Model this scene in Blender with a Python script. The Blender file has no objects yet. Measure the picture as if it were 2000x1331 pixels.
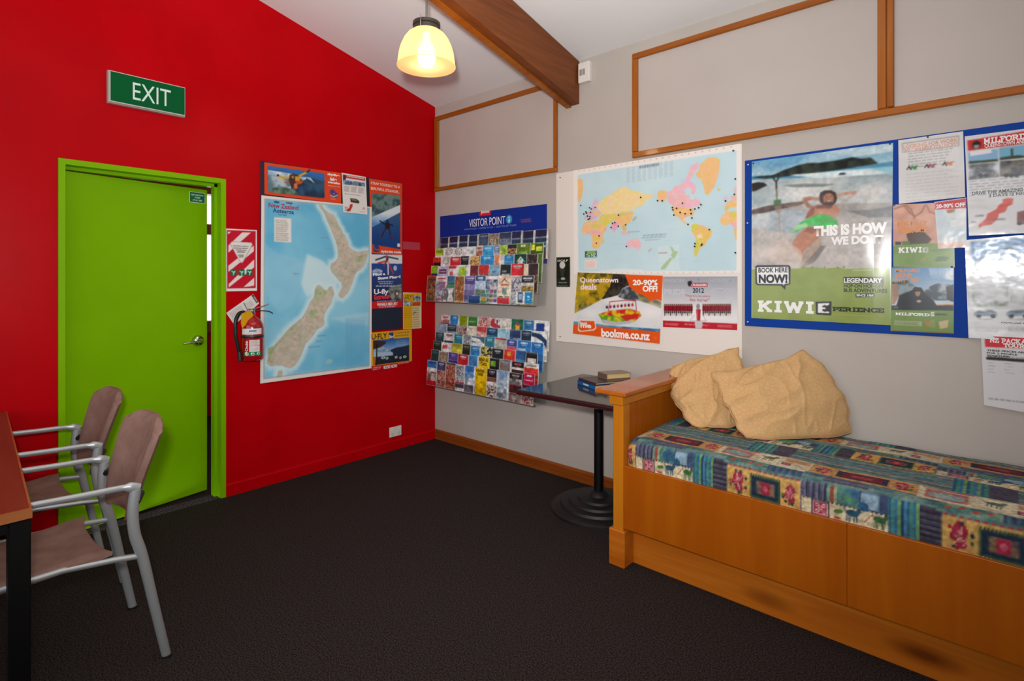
import bpy, bmesh, math, random
import numpy as np
from mathutils import Vector, Matrix

C = bpy.context.scene.collection
SC = bpy.context.scene

# ------------------------------------------------------------------ camera, sky, lights
cam = bpy.data.objects.new('camera', bpy.data.cameras.new('camera'))
C.objects.link(cam)
cam.location = (3.719, -3.125, 1.40)
cam.rotation_euler = (math.radians(90), 0, math.radians(41.955))
cam.data.sensor_width = 36.0
cam.data.lens = 1067.3 / 2000 * 36
cam.data.shift_y = (545.2 - 665.5) / 2000
cam.data.clip_start = 0.02
SC.camera = cam

world = bpy.data.worlds.new('daylight')
SC.world = world
world.use_nodes = True
world.node_tree.nodes['Background'].inputs[0].default_value = (0.93, 0.96, 1.0, 1)
world.node_tree.nodes['Background'].inputs[1].default_value = 2.1

def light(name, kind, loc, energy, color=(1, 1, 1), size=0.05, rot=None):
    d = bpy.data.lights.new(name, kind)
    d.energy = energy; d.color = color
    if kind == 'AREA': d.size = size
    else: d.shadow_soft_size = size
    o = bpy.data.objects.new(name, d); C.objects.link(o); o.location = loc
    if rot: o.rotation_euler = rot
    return o
# the photographer's flash, a hand's breadth above and left of the lens
flash = light('camera_flash', 'SPOT', (3.70, -3.19, 1.56), 270, (1, 0.98, 0.96), 0.05, (math.radians(100), 0, math.radians(44)))
flash.data.spot_size = math.radians(125); flash.data.spot_blend = 1.0
# added spot tipped up and forward, its ceiling bounce a soft fill for the room
bounce = light('bounce_fill', 'SPOT', (3.78, -3.30, 1.62), 330, (1, 0.98, 0.96), 0.06, (math.radians(180), 0, 0))
bounce.rotation_euler = (math.radians(180 - 30), 0, math.radians(60))
bounce.data.spot_size = math.radians(110); bounce.data.spot_blend = .8

vs = SC.view_settings
vs.view_transform = 'Standard'; vs.look = 'None'; vs.gamma = 1.0; vs.exposure = 0.0
try: vs.use_curve_mapping = False
except Exception: pass
SC.cycles.max_bounces = 8
SC.cycles.diffuse_bounces = 4
SC.cycles.transparent_max_bounces = 24
SC.cycles.sample_clamp_indirect = 4.0
SC.cycles.use_denoising = True

# ------------------------------------------------------------------ helpers
def lin(h):
    c = [int(h[i:i + 2], 16) / 255 for i in (0, 2, 4)]
    return tuple((v / 12.92 if v <= .04045 else ((v + .055) / 1.055) ** 2.4) for v in c) + (1,)
def srgb(h): return np.array([int(h[i:i + 2], 16) / 255 for i in (0, 2, 4)])
def tolin(a): return np.where(a <= .04045, a / 12.92, ((a + .055) / 1.055) ** 2.4)

MATS = {}
def mat(name, col='808080', rough=.5, metal=0., spec=.5, emit=None, estr=0., alpha=None, coat=0.):
    if name in MATS: return MATS[name]
    m = bpy.data.materials.new(name); m.use_nodes = True
    b = m.node_tree.nodes['Principled BSDF']
    b.inputs['Base Color'].default_value = lin(col)
    b.inputs['Roughness'].default_value = rough
    b.inputs['Metallic'].default_value = metal
    b.inputs['Specular IOR Level'].default_value = spec
    b.inputs['Coat Weight'].default_value = coat
    b.inputs['Coat Roughness'].default_value = .08
    if emit:
        b.inputs['Emission Color'].default_value = lin(emit); b.inputs['Emission Strength'].default_value = estr
    MATS[name] = m
    return m
def nodes(m): return m.node_tree.nodes, m.node_tree.links, m.node_tree.nodes['Principled BSDF']
def noise_mat(name, c1, c2, scale=40, rough=.5, bump=0., stretch=(1, 1, 1), detail=4, spec=.5, coat=0., lo=.35, hi=.65, bscale=None):
    if name in MATS: return MATS[name]
    m = mat(name, c1, rough, spec=spec, coat=coat); n, l, b = nodes(m)
    tc = n.new('ShaderNodeTexCoord'); mp = n.new('ShaderNodeMapping'); mp.inputs['Scale'].default_value = stretch
    no = n.new('ShaderNodeTexNoise'); no.inputs['Scale'].default_value = scale; no.inputs['Detail'].default_value = detail
    cr = n.new('ShaderNodeValToRGB')
    cr.color_ramp.elements[0].color = lin(c1); cr.color_ramp.elements[1].color = lin(c2)
    cr.color_ramp.elements[0].position = lo; cr.color_ramp.elements[1].position = hi
    l.new(tc.outputs['Object'], mp.inputs[0]); l.new(mp.outputs[0], no.inputs['Vector'])
    l.new(no.outputs['Fac'], cr.inputs[0]); l.new(cr.outputs[0], b.inputs['Base Color'])
    if bump:
        bp = n.new('ShaderNodeBump'); bp.inputs['Strength'].default_value = bump; bp.inputs['Distance'].default_value = .003
        src = no
        if bscale:
            src = n.new('ShaderNodeTexNoise'); src.inputs['Scale'].default_value = bscale; l.new(tc.outputs['Object'], src.inputs['Vector'])
        l.new(src.outputs['Fac'], bp.inputs['Height']); l.new(bp.outputs[0], b.inputs['Normal'])
    return m
def wood_mat(name, c1, c2, c3, axis='X', scale=6, rough=.35, coat=.15, knots=False, spec=.3):
    """straight grain running along the given axis, with broad tone changes"""
    if name in MATS: return MATS[name]
    m = mat(name, c2, rough, coat=coat, spec=spec); n, l, b = nodes(m)
    tc = n.new('ShaderNodeTexCoord'); mp = n.new('ShaderNodeMapping')
    st = {'X': (.06, 1, 1), 'Y': (1, .06, 1), 'Z': (1, 1, .06)}[axis]
    mp.inputs['Scale'].default_value = st
    no = n.new('ShaderNodeTexNoise'); no.inputs['Scale'].default_value = scale * 9; no.inputs['Detail'].default_value = 6
    no.inputs['Distortion'].default_value = .6
    n2 = n.new('ShaderNodeTexNoise'); n2.inputs['Scale'].default_value = scale; n2.inputs['Detail'].default_value = 2
    mx = n.new('ShaderNodeMath'); mx.operation = 'MULTIPLY_ADD'; mx.inputs[1].default_value = .45
    ad = n.new('ShaderNodeMath'); ad.operation = 'MULTIPLY'; ad.inputs[1].default_value = .55
    cr = n.new('ShaderNodeValToRGB'); e = cr.color_ramp.elements
    e[0].position = .32; e[0].color = lin(c1); e[1].position = .68; e[1].color = lin(c3)
    k = e.new(.5); k.color = lin(c2)
    l.new(tc.outputs['Object'], mp.inputs[0]); l.new(mp.outputs[0], no.inputs['Vector']); l.new(mp.outputs[0], n2.inputs['Vector'])
    l.new(n2.outputs['Fac'], ad.inputs[0]); l.new(no.outputs['Fac'], mx.inputs[0]); l.new(ad.outputs[0], mx.inputs[2])
    l.new(mx.outputs[0], cr.inputs[0])
    out = cr.outputs[0]
    if knots:
        vo = n.new('ShaderNodeTexVoronoi'); vo.inputs['Scale'].default_value = 1.0
        m3 = n.new('ShaderNodeMapping'); m3.inputs['Scale'].default_value = (1.6, 3.0, 5.0)
        l.new(tc.outputs['Object'], m3.inputs[0]); l.new(m3.outputs[0], vo.inputs['Vector'])
        kr = n.new('ShaderNodeValToRGB'); kr.color_ramp.elements[0].position = .05; kr.color_ramp.elements[1].position = .22
        kr.color_ramp.elements[0].color = (.35, .28, .2, 1); kr.color_ramp.elements[1].color = (1, 1, 1, 1)
        mm = n.new('ShaderNodeMix'); mm.data_type = 'RGBA'; mm.blend_type = 'MULTIPLY'; mm.inputs[0].default_value = 1
        l.new(vo.outputs['Distance'], kr.inputs[0]); l.new(out, mm.inputs[6]); l.new(kr.outputs[0], mm.inputs[7]); out = mm.outputs[2]
    l.new(out, b.inputs['Base Color'])
    return m
def art_mat(name, rough=.4, spec=.5, coat=0., wave=0., wscale=9.):
    """printed sheet: colour from the print, optional laminate with slight waves"""
    if name in MATS: return MATS[name]
    m = mat(name, 'ffffff', rough, spec=spec, coat=coat); n, l, b = nodes(m)
    a = n.new('ShaderNodeAttribute'); a.attribute_name = 'Col'
    l.new(a.outputs['Color'], b.inputs['Base Color'])
    if wave:
        tc = n.new('ShaderNodeTexCoord'); no = n.new('ShaderNodeTexNoise'); no.inputs['Scale'].default_value = wscale
        no.inputs['Detail'].default_value = 2
        bp = n.new('ShaderNodeBump'); bp.inputs['Strength'].default_value = 1; bp.inputs['Distance'].default_value = wave
        l.new(tc.outputs['Object'], no.inputs['Vector']); l.new(no.outputs['Fac'], bp.inputs['Height'])
        l.new(bp.outputs[0], b.inputs['Normal']); l.new(bp.outputs[0], b.inputs['Coat Normal'])
    return m

ORG = {}
def root_of(o):
    while o.parent is not None: o = o.parent
    return o
def tag(o, label=None, cat=None, group=None, kind=None):
    if label: o['label'] = label
    if cat: o['category'] = cat
    if group: o['group'] = group
    if kind: o['kind'] = kind
    return o
def thing(name, label, cat, loc=(0, 0, 0), group=None):
    o = bpy.data.objects.new(name, None); C.objects.link(o)
    o.location = loc; o.empty_display_size = .05; ORG[o.name] = Vector(loc)
    return tag(o, label, cat, group)
def link_mesh(name, me, mats, parent=None, loc=None):
    o = bpy.data.objects.new(name, me); C.objects.link(o)
    for m in (mats if isinstance(mats, (list, tuple)) else [mats]): me.materials.append(m)
    if parent is not None:
        o.parent = parent
        off = ORG.get(root_of(parent).name, Vector())
        if off.length: me.transform(Matrix.Translation(-off))
    elif loc is not None:
        me.transform(Matrix.Translation(-Vector(loc))); o.location = loc; ORG[o.name] = Vector(loc)
    return o
def obj(name, bm, m, parent=None, smooth=False, loc=None):
    bmesh.ops.recalc_face_normals(bm, faces=bm.faces[:])
    me = bpy.data.meshes.new(name); bm.to_mesh(me); bm.free()
    if smooth:
        me.polygons.foreach_set('use_smooth', [True] * len(me.polygons))
        try: me.set_sharp_from_angle(angle=math.radians(40))
        except Exception: pass
    return link_mesh(name, me, m, parent, loc)
def struct(name, bm, m, label=None, cat=None, parent=None, smooth=False):
    o = obj(name, bm, m, parent, smooth)
    if parent is None: tag(o, label, cat, kind='structure')
    return o
def B(): return bmesh.new()
def box(bm, x0, x1, y0, y1, z0, z1, bev=0., seg=2, M=None):
    r = bmesh.ops.create_cube(bm, size=1)
    vs_ = r['verts']
    T = Matrix.Translation(((x0 + x1) / 2, (y0 + y1) / 2, (z0 + z1) / 2)) @ Matrix.Diagonal((x1 - x0, y1 - y0, z1 - z0, 1))
    bmesh.ops.transform(bm, matrix=T, verts=vs_)
    if bev:
        ed = list({e for v in vs_ for e in v.link_edges})
        r2 = bmesh.ops.bevel(bm, geom=ed, offset=bev, segments=seg, affect='EDGES', profile=.5)
        vs_ = list({v for f in r2['faces'] for v in f.verts} | {v for v in vs_ if v.is_valid})
    if M is not None: bmesh.ops.transform(bm, matrix=M, verts=vs_)
    return bm
def prism(bm, poly, fn, d0, d1):
    """extrude a 2D polygon; fn(a,b,d)->xyz"""
    a = [bm.verts.new(fn(p[0], p[1], d0)) for p in poly]; b = [bm.verts.new(fn(p[0], p[1], d1)) for p in poly]
    bm.faces.new(a); bm.faces.new(b[::-1])
    for i in range(len(poly)):
        j = (i + 1) % len(poly); bm.faces.new((a[i], b[i], b[j], a[j]))
    return bm
def lathe(bm, prof, c, seg=32, axis='Z'):
    rings = []
    for r, h in prof:
        ring = []
        for i in range(seg):
            t = 2 * math.pi * i / seg
            p = (r * math.cos(t), r * math.sin(t), h)
            if axis == 'X': p = (h, p[0], p[1])
            if axis == 'Y': p = (p[0], h, p[1])
            ring.append(bm.verts.new(Vector(c) + Vector(p)))
        rings.append(ring)
    for k in range(len(rings) - 1):
        for i in range(seg):
            j = (i + 1) % seg; bm.faces.new((rings[k][i], rings[k][j], rings[k + 1][j], rings[k + 1][i]))
    if prof[0][0] > 1e-6: bm.faces.new(rings[0][::-1])
    if prof[-1][0] > 1e-6: bm.faces.new(rings[-1])
    bmesh.ops.remove_doubles(bm, verts=bm.verts[:], dist=1e-6)
    return bm
def smooth_path(pts, n=6):
    P = [Vector(p) for p in pts]; out = []
    for i in range(len(P) - 1):
        p0 = P[max(i - 1, 0)]; p1 = P[i]; p2 = P[i + 1]; p3 = P[min(i + 2, len(P) - 1)]
        for k in range(n):
            t = k / n
            out.append(.5 * ((2 * p1) + (p2 - p0) * t + (2 * p0 - 5 * p1 + 4 * p2 - p3) * t * t + (3 * p1 - p0 - 3 * p2 + p3) * t ** 3))
    out.append(P[-1]); return out
def tube(bm, pts, r, seg=12, ref=(0, 0, 1), flat=1., closed=False):
    """tube along a path; r a number or one per point; flat squeezes the second axis"""
    P = [Vector(p) for p in pts]; n = len(P); rr = r if isinstance(r, (list, tuple)) else [r] * n
    rings = []
    for i, p in enumerate(P):
        a = P[i - 1] if (i > 0 or closed) else P[i]; b = P[(i + 1) % n] if (i < n - 1 or closed) else P[i]
        t = (b - a).normalized(); s = t.cross(Vector(ref))
        if s.length < 1e-3: s = t.cross(Vector((1, 0, 0)))
        s.normalize(); u = s.cross(t)
        rings.append([bm.verts.new(p + s * (rr[i] * math.cos(2 * math.pi * k / seg)) + u * (rr[i] * flat * math.sin(2 * math.pi * k / seg))) for k in range(seg)])
    for i in range(n if closed else n - 1):
        A, D = rings[i], rings[(i + 1) % n]
        for k in range(seg):
            j = (k + 1) % seg; bm.faces.new((A[k], A[j], D[j], D[k]))
    if not closed: bm.faces.new(rings[0][::-1]); bm.faces.new(rings[-1])
    return bm

# ------------------------------------------------------------------ prints: colour fields on sheets
_rng = np.random.RandomState(7); _TAB = _rng.rand(256, 256)
def vnoise(x, y):
    xi = np.floor(x).astype(int); yi = np.floor(y).astype(int); fx = x - xi; fy = y - yi
    fx = fx * fx * (3 - 2 * fx); fy = fy * fy * (3 - 2 * fy)
    g = lambda a, b: _TAB[(xi + a) & 255, (yi + b) & 255]
    return (g(0, 0) * (1 - fx) + g(1, 0) * fx) * (1 - fy) + (g(0, 1) * (1 - fx) + g(1, 1) * fx) * fy
def fbm(P, s, seed=0, oct=4, sx=1., sy=1.):
    v = 0; a = .5; x = P[:, 0] / s * sx + seed * 17.3; y = P[:, 1] / s * sy + seed * 9.1
    for _ in range(oct):
        v = v + a * vnoise(x, y); a *= .5; x = x * 2.03 + 5; y = y * 2.03 + 3
    return v / (1 - .5 ** oct)
class Art:
    """P: sample points in millimetres on the sheet; c: their printed colours (sRGB 0-1)"""
    def __init__(s, P, h, base='ffffff'):
        s.P = P; s.h = h; s.c = np.tile(srgb(base), (len(P), 1))
    def cov(s, pts):
        p = np.array(pts, float); lo = p.min(0) - s.h; hi = p.max(0) + s.h
        idx = np.nonzero(((s.P >= lo) & (s.P <= hi)).all(1))[0]; out = np.zeros(len(idx))
        if not len(idx): return idx, out
        q = np.roll(p, -1, 0)
        for ox, oy in ((-.28, -.1), (.1, -.28), (.28, .1), (-.1, .28)):
            X = s.P[idx, 0] + ox * s.h; Y = s.P[idx, 1] + oy * s.h; ins = np.zeros(len(idx), bool)
            for (x0, y0), (x1, y1) in zip(p, q):
                if y0 == y1: continue
                c = (y0 > Y) != (y1 > Y)
                ins ^= c & (X < (x1 - x0) * (Y - y0) / (y1 - y0) + x0)
            out += ins
        return idx, out / 4
    def put(s, idx, a, col):
        if not len(idx): return s
        if callable(col): v = col(s.P[idx])
        elif isinstance(col, str): v = srgb(col)
        else: v = np.asarray(col)
        s.c[idx] = s.c[idx] * (1 - a[:, None]) + v * a[:, None]; return s
    def poly(s, pts, col, alpha=1.):
        idx, a = s.cov(pts); return s.put(idx, a * alpha, col)
    def rect(s, b, col, alpha=1.):
        x0, z1, x1, z0 = b; return s.poly([(x0, z0), (x1, z0), (x1, z1), (x0, z1)], col, alpha)
    def ell(s, c, rx, rz, col, rot=0., alpha=1., n=28):
        r = math.radians(rot)
        return s.poly([(c[0] + rx * math.cos(t) * math.cos(r) - rz * math.sin(t) * math.sin(r), c[1] + rx * math.cos(t) * math.sin(r) + rz * math.sin(t) * math.cos(r)) for t in np.linspace(0, 2 * math.pi, n, endpoint=False)], col, alpha)
    def line(s, pts, w, col, alpha=1.):
        for (a, b) in zip(pts[:-1], pts[1:]):
            d = np.array(b, float) - np.array(a, float); L = np.hypot(*d)
            if L == 0: continue
            n_ = np.array([-d[1], d[0]]) / L * w / 2; d = d / L * w * .3
            a_, b_ = np.array(a, float) - d, np.array(b, float) + d
            s.poly([a_ + n_, b_ + n_, b_ - n_, a_ - n_], col, alpha)
        return s
    def blur(s, n=1, idx=None):
        """soften the print by n samples, over all of it or where idx says"""
        nz, nx = s.shape; c = s.c[:nz * nx].reshape(nz, nx, 3)
        for _ in range(n):
            c = np.pad(c, ((1, 1), (0, 0), (0, 0)), 'edge'); c = (c[:-2] + c[1:-1] * 2 + c[2:]) / 4
            c = np.pad(c, ((0, 0), (1, 1), (0, 0)), 'edge'); c = (c[:, :-2] + c[:, 1:-1] * 2 + c[:, 2:]) / 4
        s.c = c.reshape(-1, 3); return s
    def grain(s, amt, sc, seed=1):
        s.c = np.clip(s.c * (1 + amt * (fbm(s.P, sc, seed, 3) - .5))[:, None], 0, 1); return s
    def soft(s, c, rx, rz, col, amt=1.):
        d = ((s.P[:, 0] - c[0]) / rx) ** 2 + ((s.P[:, 1] - c[1]) / rz) ** 2
        a = amt * np.exp(-d * 1.2); idx = np.nonzero(a > .01)[0]; return s.put(idx, a[idx], col)
    def copy_lines(s, b, n, col, seed=0, fill=.55, alpha=.8):
        """rows of small print"""
        x0, z1, x1, z0 = b; rnd = random.Random(seed); st = (z1 - z0) / n
        for i in range(n):
            z = z1 - st * (i + .5); x = x0; end = x1 - (x1 - x0) * rnd.random() * .25
            while x < end:
                w = (x1 - x0) * (.04 + rnd.random() * .1); s.rect((x, z + st * fill / 2, min(x + w, end), z - st * fill / 2), col, alpha); x += w + (x1 - x0) * .025
        return s
def two(c1, c2, sc, seed=0, lo=.35, hi=.65, sx=1., sy=1., oct=4):
    a, b = srgb(c1), srgb(c2)
    def f(P):
        t = np.clip((fbm(P, sc, seed, oct, sx, sy) - lo) / (hi - lo), 0, 1)[:, None]; return a * (1 - t) + b * t
    return f
def grad(z1, c1, z0, c0, nz=0., sc=60., seed=0):
    a, b = srgb(c1), srgb(c0)
    def f(P):
        t = (z1 - P[:, 1]) / (z1 - z0)
        if nz: t = t + (fbm(P, sc, seed) - .5) * nz
        t = np.clip(t, 0, 1)[:, None]; return a * (1 - t) + b * t
    return f
def people(cols, sc, seed=0):
    """busy patches of mixed colours, like a crowd or a collage seen from afar"""
    L = np.array([srgb(c) for c in cols])
    def f(P):
        k = np.floor(fbm(P, sc, seed, 2) * 997).astype(int)
        v = fbm(P, sc, seed, 3) * .6 + fbm(P, sc * .4, seed + 3, 2) * .4
        i = np.clip(((v - .25) / .5 * len(L)).astype(int), 0, len(L) - 1); return L[i]
    return f

# letters: Blender's own font, or heavy slab-serif strokes
TXT = {}
FONT_JOBS = {}
SLAB = {
 'K': [[(.2, 0), (.2, 1)], [(.25, .42), (.82, 1)], [(.42, .6), (.85, 0)], [(0, 0), (.42, 0)], [(0, 1), (.42, 1)], [(.62, 1), (1, 1)], [(.65, 0), (1.02, 0)]],
 'I': [[(.25, 0), (.25, 1)], [(0, 0), (.5, 0)], [(0, 1), (.5, 1)]],
 'W': [[(.15, 1), (.4, 0), (.65, .85), (.9, 0), (1.15, 1)], [(0, 1), (.32, 1)], [(.98, 1), (1.3, 1)]],
 'M': [[(.15, 0), (.15, 1), (.5, .3), (.85, 1), (.85, 0)], [(0, 0), (.35, 0)], [(.65, 0), (1, 0)], [(0, 1), (.2, 1)], [(.8, 1), (1, 1)]],
 'L': [[(.2, 0), (.2, 1)], [(0, 1), (.42, 1)], [(0, 0), (.75, 0), (.75, .3)]],
 'F': [[(.2, 0), (.2, 1)], [(0, 1), (.75, 1), (.75, .75)], [(.2, .52), (.55, .52)], [(0, 0), (.42, 0)]],
 'O': [[(.3, 0), (.05, .25), (.05, .75), (.3, 1), (.6, 1), (.85, .75), (.85, .25), (.6, 0), (.3, 0)]],
 'R': [[(.2, 0), (.2, 1)], [(0, 1), (.6, 1), (.8, .85), (.8, .62), (.6, .48), (.2, .48)], [(.5, .48), (.85, 0)], [(0, 0), (.42, 0)], [(.7, 0), (1, 0)]],
 'D': [[(.2, 0), (.2, 1)], [(0, 1), (.55, 1), (.85, .72), (.85, .28), (.55, 0), (0, 0)]],
 'P': [[(.2, 0), (.2, 1)], [(0, 1), (.6, 1), (.82, .85), (.82, .6), (.6, .45), (.2, .45)], [(0, 0), (.42, 0)]],
 'E': [[(.2, 0), (.2, 1)], [(0, 1), (.75, 1), (.75, .78)], [(.2, .5), (.55, .5)], [(0, 0), (.78, 0), (.78, .24)]],
 'N': [[(.15, 0), (.15, 1), (.85, 0), (.85, 1)], [(0, 0), (.32, 0)], [(0, 1), (.2, 1)], [(.68, 1), (1, 1)]],
 'C': [[(.8, .72), (.8, .9), (.6, 1), (.3, 1), (.05, .72), (.05, .28), (.3, 0), (.6, 0), (.82, .2)]],
 'G': [[(.8, .72), (.8, .9), (.6, 1), (.3, 1), (.05, .72), (.05, .28), (.3, 0), (.6, 0), (.82, .2), (.82, .42), (.5, .42)]],
 'Z': [[(.05, .75), (.05, 1), (.75, 1), (.05, 0), (.8, 0), (.8, .25)]],
 'A': [[(.15, 0), (.5, 1), (.85, 0)], [(.28, .35), (.72, .35)], [(0, 0), (.32, 0)], [(.68, 0), (1, 0)]],
 'T': [[(.4, 0), (.4, 1)], [(.02, .75), (.02, 1), (.78, 1), (.78, .75)], [(.2, 0), (.6, 0)]],
 'U': [[(.15, 1), (.15, .25), (.35, 0), (.62, 0), (.82, .25), (.82, 1)], [(0, 1), (.35, 1)], [(.62, 1), (1, 1)]],
 'X': [[(.1, 0), (.85, 1)], [(.1, 1), (.85, 0)], [(0, 0), (.3, 0)], [(0, 1), (.3, 1)], [(.65, 1), (1, 1)], [(.65, 0), (1, 0)]],
}
def slab_text(s, th=.25):
    V = []; F = []; x = 0
    for ch in s:
        if ch == ' ': x += .55; continue
        w = 0
        for st in SLAB[ch]:
            for (a, b) in zip(st[:-1], st[1:]):
                a = Vector((a[0], a[1] * (1 - th) + th / 2)); b = Vector((b[0], b[1] * (1 - th) + th / 2)); d = (b - a)
                if d.length == 0: continue
                d.normalize(); n_ = Vector((-d.y, d.x)) * th / 2; e = d * th * (.45 if len(st) > 2 else 0)
                if abs(d.y) < .01: n_ = n_ * .85
                i = len(V)
                for q in (a - e + n_, b + e + n_, b + e - n_, a - e - n_): V.append((q.x + x, q.y))
                F.append((i, i + 1, i + 2, i + 3)); w = max(w, a.x, b.x)
        x += w + .16
    V = np.array(V); V[:, 0] -= V[:, 0].min(); V[:, 0] /= V[:, 0].max(); V[:, 1] = np.clip(V[:, 1], 0, 1)
    return V, F
def want(s, bold): FONT_JOBS.setdefault((s, bold), None)
def run_fonts():
    todo = [k for k, v in FONT_JOBS.items() if v is None]
    made = []
    for s, bold in todo:
        cu = bpy.data.curves.new('t', 'FONT'); cu.body = s; cu.size = 1; cu.offset = bold; cu.resolution_u = 4; cu.space_line = .95
        if '\n' in s: cu.align_x = 'CENTER'
        o = bpy.data.objects.new('t', cu); C.objects.link(o); made.append(((s, bold), o, cu))
    bpy.context.view_layer.update(); dg = bpy.context.evaluated_depsgraph_get()
    for k, o, cu in made:
        me = o.evaluated_get(dg).to_mesh()
        V = np.array([v.co[:2] for v in me.vertices]); F = [tuple(p.vertices) for p in me.polygons]
        V = V - V.min(0); V = V / V.max(0); FONT_JOBS[k] = (V, F)
        o.evaluated_get(dg).to_mesh_clear(); bpy.data.objects.remove(o); bpy.data.curves.remove(cu)

# sheets are queued, then built once all lettering is known
SHEETS = []
def sheet(name, wall, quad, off, art, m, label, cat, step=3., texts=(), group=None, bulge=None, parent=None, curl=0.):
    """a printed sheet on a wall: quad TL,TR,BR,BL in wall millimetres; texts (string, box, colour, boldness or 'slab', turn)"""
    for t in texts:
        if t[3] != 'slab': want(t[0], t[3])
    SHEETS.append((name, wall, quad, off, art, m, label, cat, step, texts, group, bulge, parent))
def build_sheet(name, wall, quad, off, art, m, label, cat, step, texts, group, bulge, parent):
    TL, TR, BR, BL = [np.array(q, float) for q in quad]
    nx = max(2, int(round(np.hypot(*(TR - TL)) / step)) + 1); nz = max(2, int(round(np.hypot(*(TL - BL)) / step)) + 1)
    u, v = np.meshgrid(np.linspace(0, 1, nx), np.linspace(0, 1, nz)); u = u.ravel()[:, None]; v = v.ravel()[:, None]
    P = (BL * (1 - u) + BR * u) * (1 - v) + (TL * (1 - u) + TR * u) * v
    A = Art(P, step); A.shape = (nz, nx)
    art(A); A.blur(1)
    D = np.full(len(P), off)
    if bulge: D = D + bulge(u[:, 0], v[:, 0])
    idx = np.arange(nx * nz).reshape(nz, nx)
    Q = np.stack([idx[:-1, :-1], idx[:-1, 1:], idx[1:, 1:], idx[1:, :-1]], -1).reshape(-1, 4)
    VV = [np.stack([P[:, 0] / 1000, P[:, 1] / 1000, D], 1)]; CC = [A.c]; faces = [Q]; n = len(P); loops = [Q.ravel()]; tot = [np.full(len(Q), 4)]
    for k, t in enumerate(texts):
        s, b, col, bold = t[:4]; turn = t[4] if len(t) > 4 else 0
        V, F = slab_text(s) if bold == 'slab' else FONT_JOBS[(s, bold)]
        x0, z1, x1, z0 = b
        X = V[:, 0] * (x1 - x0); Z = V[:, 1] * (z1 - z0)
        if turn:
            r = math.radians(turn); X, Z = X * math.cos(r) - Z * math.sin(r), X * math.sin(r) + Z * math.cos(r)
        X = X + x0; Z = Z + z0
        lift = .0005 + .00012 * k
        d = np.full(len(X), off + lift)
        jig = np.arange(len(X)) // 4 * .00003 if bold == 'slab' else 0.
        d = d + jig
        if bulge:
            uu = np.clip((X - BL[0]) / (BR[0] - BL[0]), 0, 1); vv = np.clip((Z - BL[1]) / (TL[1] - BL[1]), 0, 1)
            d = off + .0016 + jig + bulge(uu, vv)
        VV.append(np.stack([X / 1000, Z / 1000, d], 1)); CC.append(np.tile(srgb(col), (len(X), 1)))
        loops.append(np.array([i + n for f in F for i in f], int)); tot.append(np.array([len(f) for f in F])); n += len(X)
    V = np.concatenate(VV); c = np.concatenate(CC); L = np.concatenate(loops); T = np.concatenate(tot)
    W = np.stack([V[:, 2], V[:, 0], V[:, 1]], 1) if wall == 'red' else np.stack([V[:, 0], -V[:, 2], V[:, 1]], 1)
    me = bpy.data.meshes.new(name); me.vertices.add(len(W)); me.vertices.foreach_set('co', W.ravel())
    me.loops.add(len(L)); me.loops.foreach_set('vertex_index', L)
    st = np.concatenate([[0], np.cumsum(T)[:-1]]); me.polygons.add(len(T)); me.polygons.foreach_set('loop_start', st)
    me.update(calc_edges=True)
    me.polygons.foreach_set('use_smooth', [True] * len(T))
    at = me.color_attributes.new('Col', 'FLOAT_COLOR', 'POINT')
    at.data.foreach_set('color', np.concatenate([tolin(np.clip(c, 0, 1)), np.ones((len(c), 1))], 1).ravel())
    loc = W[:nx * nz].mean(0)
    o = link_mesh(name, me, m, parent, None if parent is not None else loc)
    if parent is None: tag(o, label, cat, group)
    return o

# outlines were traced from slanted sketches of each sheet; FLAT straightens a tracing into millimetres on its wall
FLAT = {
    'A': [1.5469456, -3.2223177e-11, -1806.1361, -0.33483525, -1.1959888, 2229.0297, -0.00023916804, -1.2006542e-13],
    'D': [1.8490453, 3.6534497e-10, 1259.5761, 0.35978962, -1.2012392, 2423.2087, 0.00025699259, 1.8581507e-13],
    'E': [1.4616239, 1.3568488e-09, 2609.1071, 0.28440466, -0.94954939, 2305.4558, 0.00020314619, 1.0012129e-12],
    'F': [1.6623416, -1.756251e-09, 3240.8665, 0.32346058, -1.0799464, 2180.7171, 0.00023104327, -1.0849865e-12],
    'K': [1.2143831, -9.8418881e-10, 2664.7842, 0.23629624, -0.78892852, 2152.5869, 0.00016878303, -2.1626695e-13],
    'M': [1.1207866, 6.0300638e-10, 1464.669, 0.2180841, -0.72812316, 2369.9062, 0.00015577435, 2.4511315e-13],
    'S': [0.66474798, -4.053466e-10, -1550.6036, -0.14388421, -0.51393605, 2205.9465, -0.00010277444, 1.2896921e-13],
    'U': [0.97245726, -1.7561287e-11, -724.15026, -0.21048766, -0.75183506, 1661.0461, -0.00015034833, -3.3184393e-14],
    'X': [1.1324726, 3.3325195e-10, -2063.6191, -0.24512286, -0.87554757, 2029.8015, -0.00017508776, 5.331163e-14],
    'T': [0.50994014, 4.2151361e-10, -1760.2666, -0.11037617, -0.39424959, 1351.5444, -7.8840122e-05, -5.4390401e-13],
}
def Z(k, s):
    h = FLAT[k]; out = []
    for p in s.split():
        a, b = [float(q) for q in p.split(',')]; w = h[6] * a + h[7] * b + 1
        out.append(((h[0] * a + h[1] * b + h[2]) / w, (h[3] * a + h[4] * b + h[5]) / w))
    return out
def ZB(k, s):
    (x0, z1), (x1, z0) = Z(k, s); return (x0, z1, x1, z0)

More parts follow.
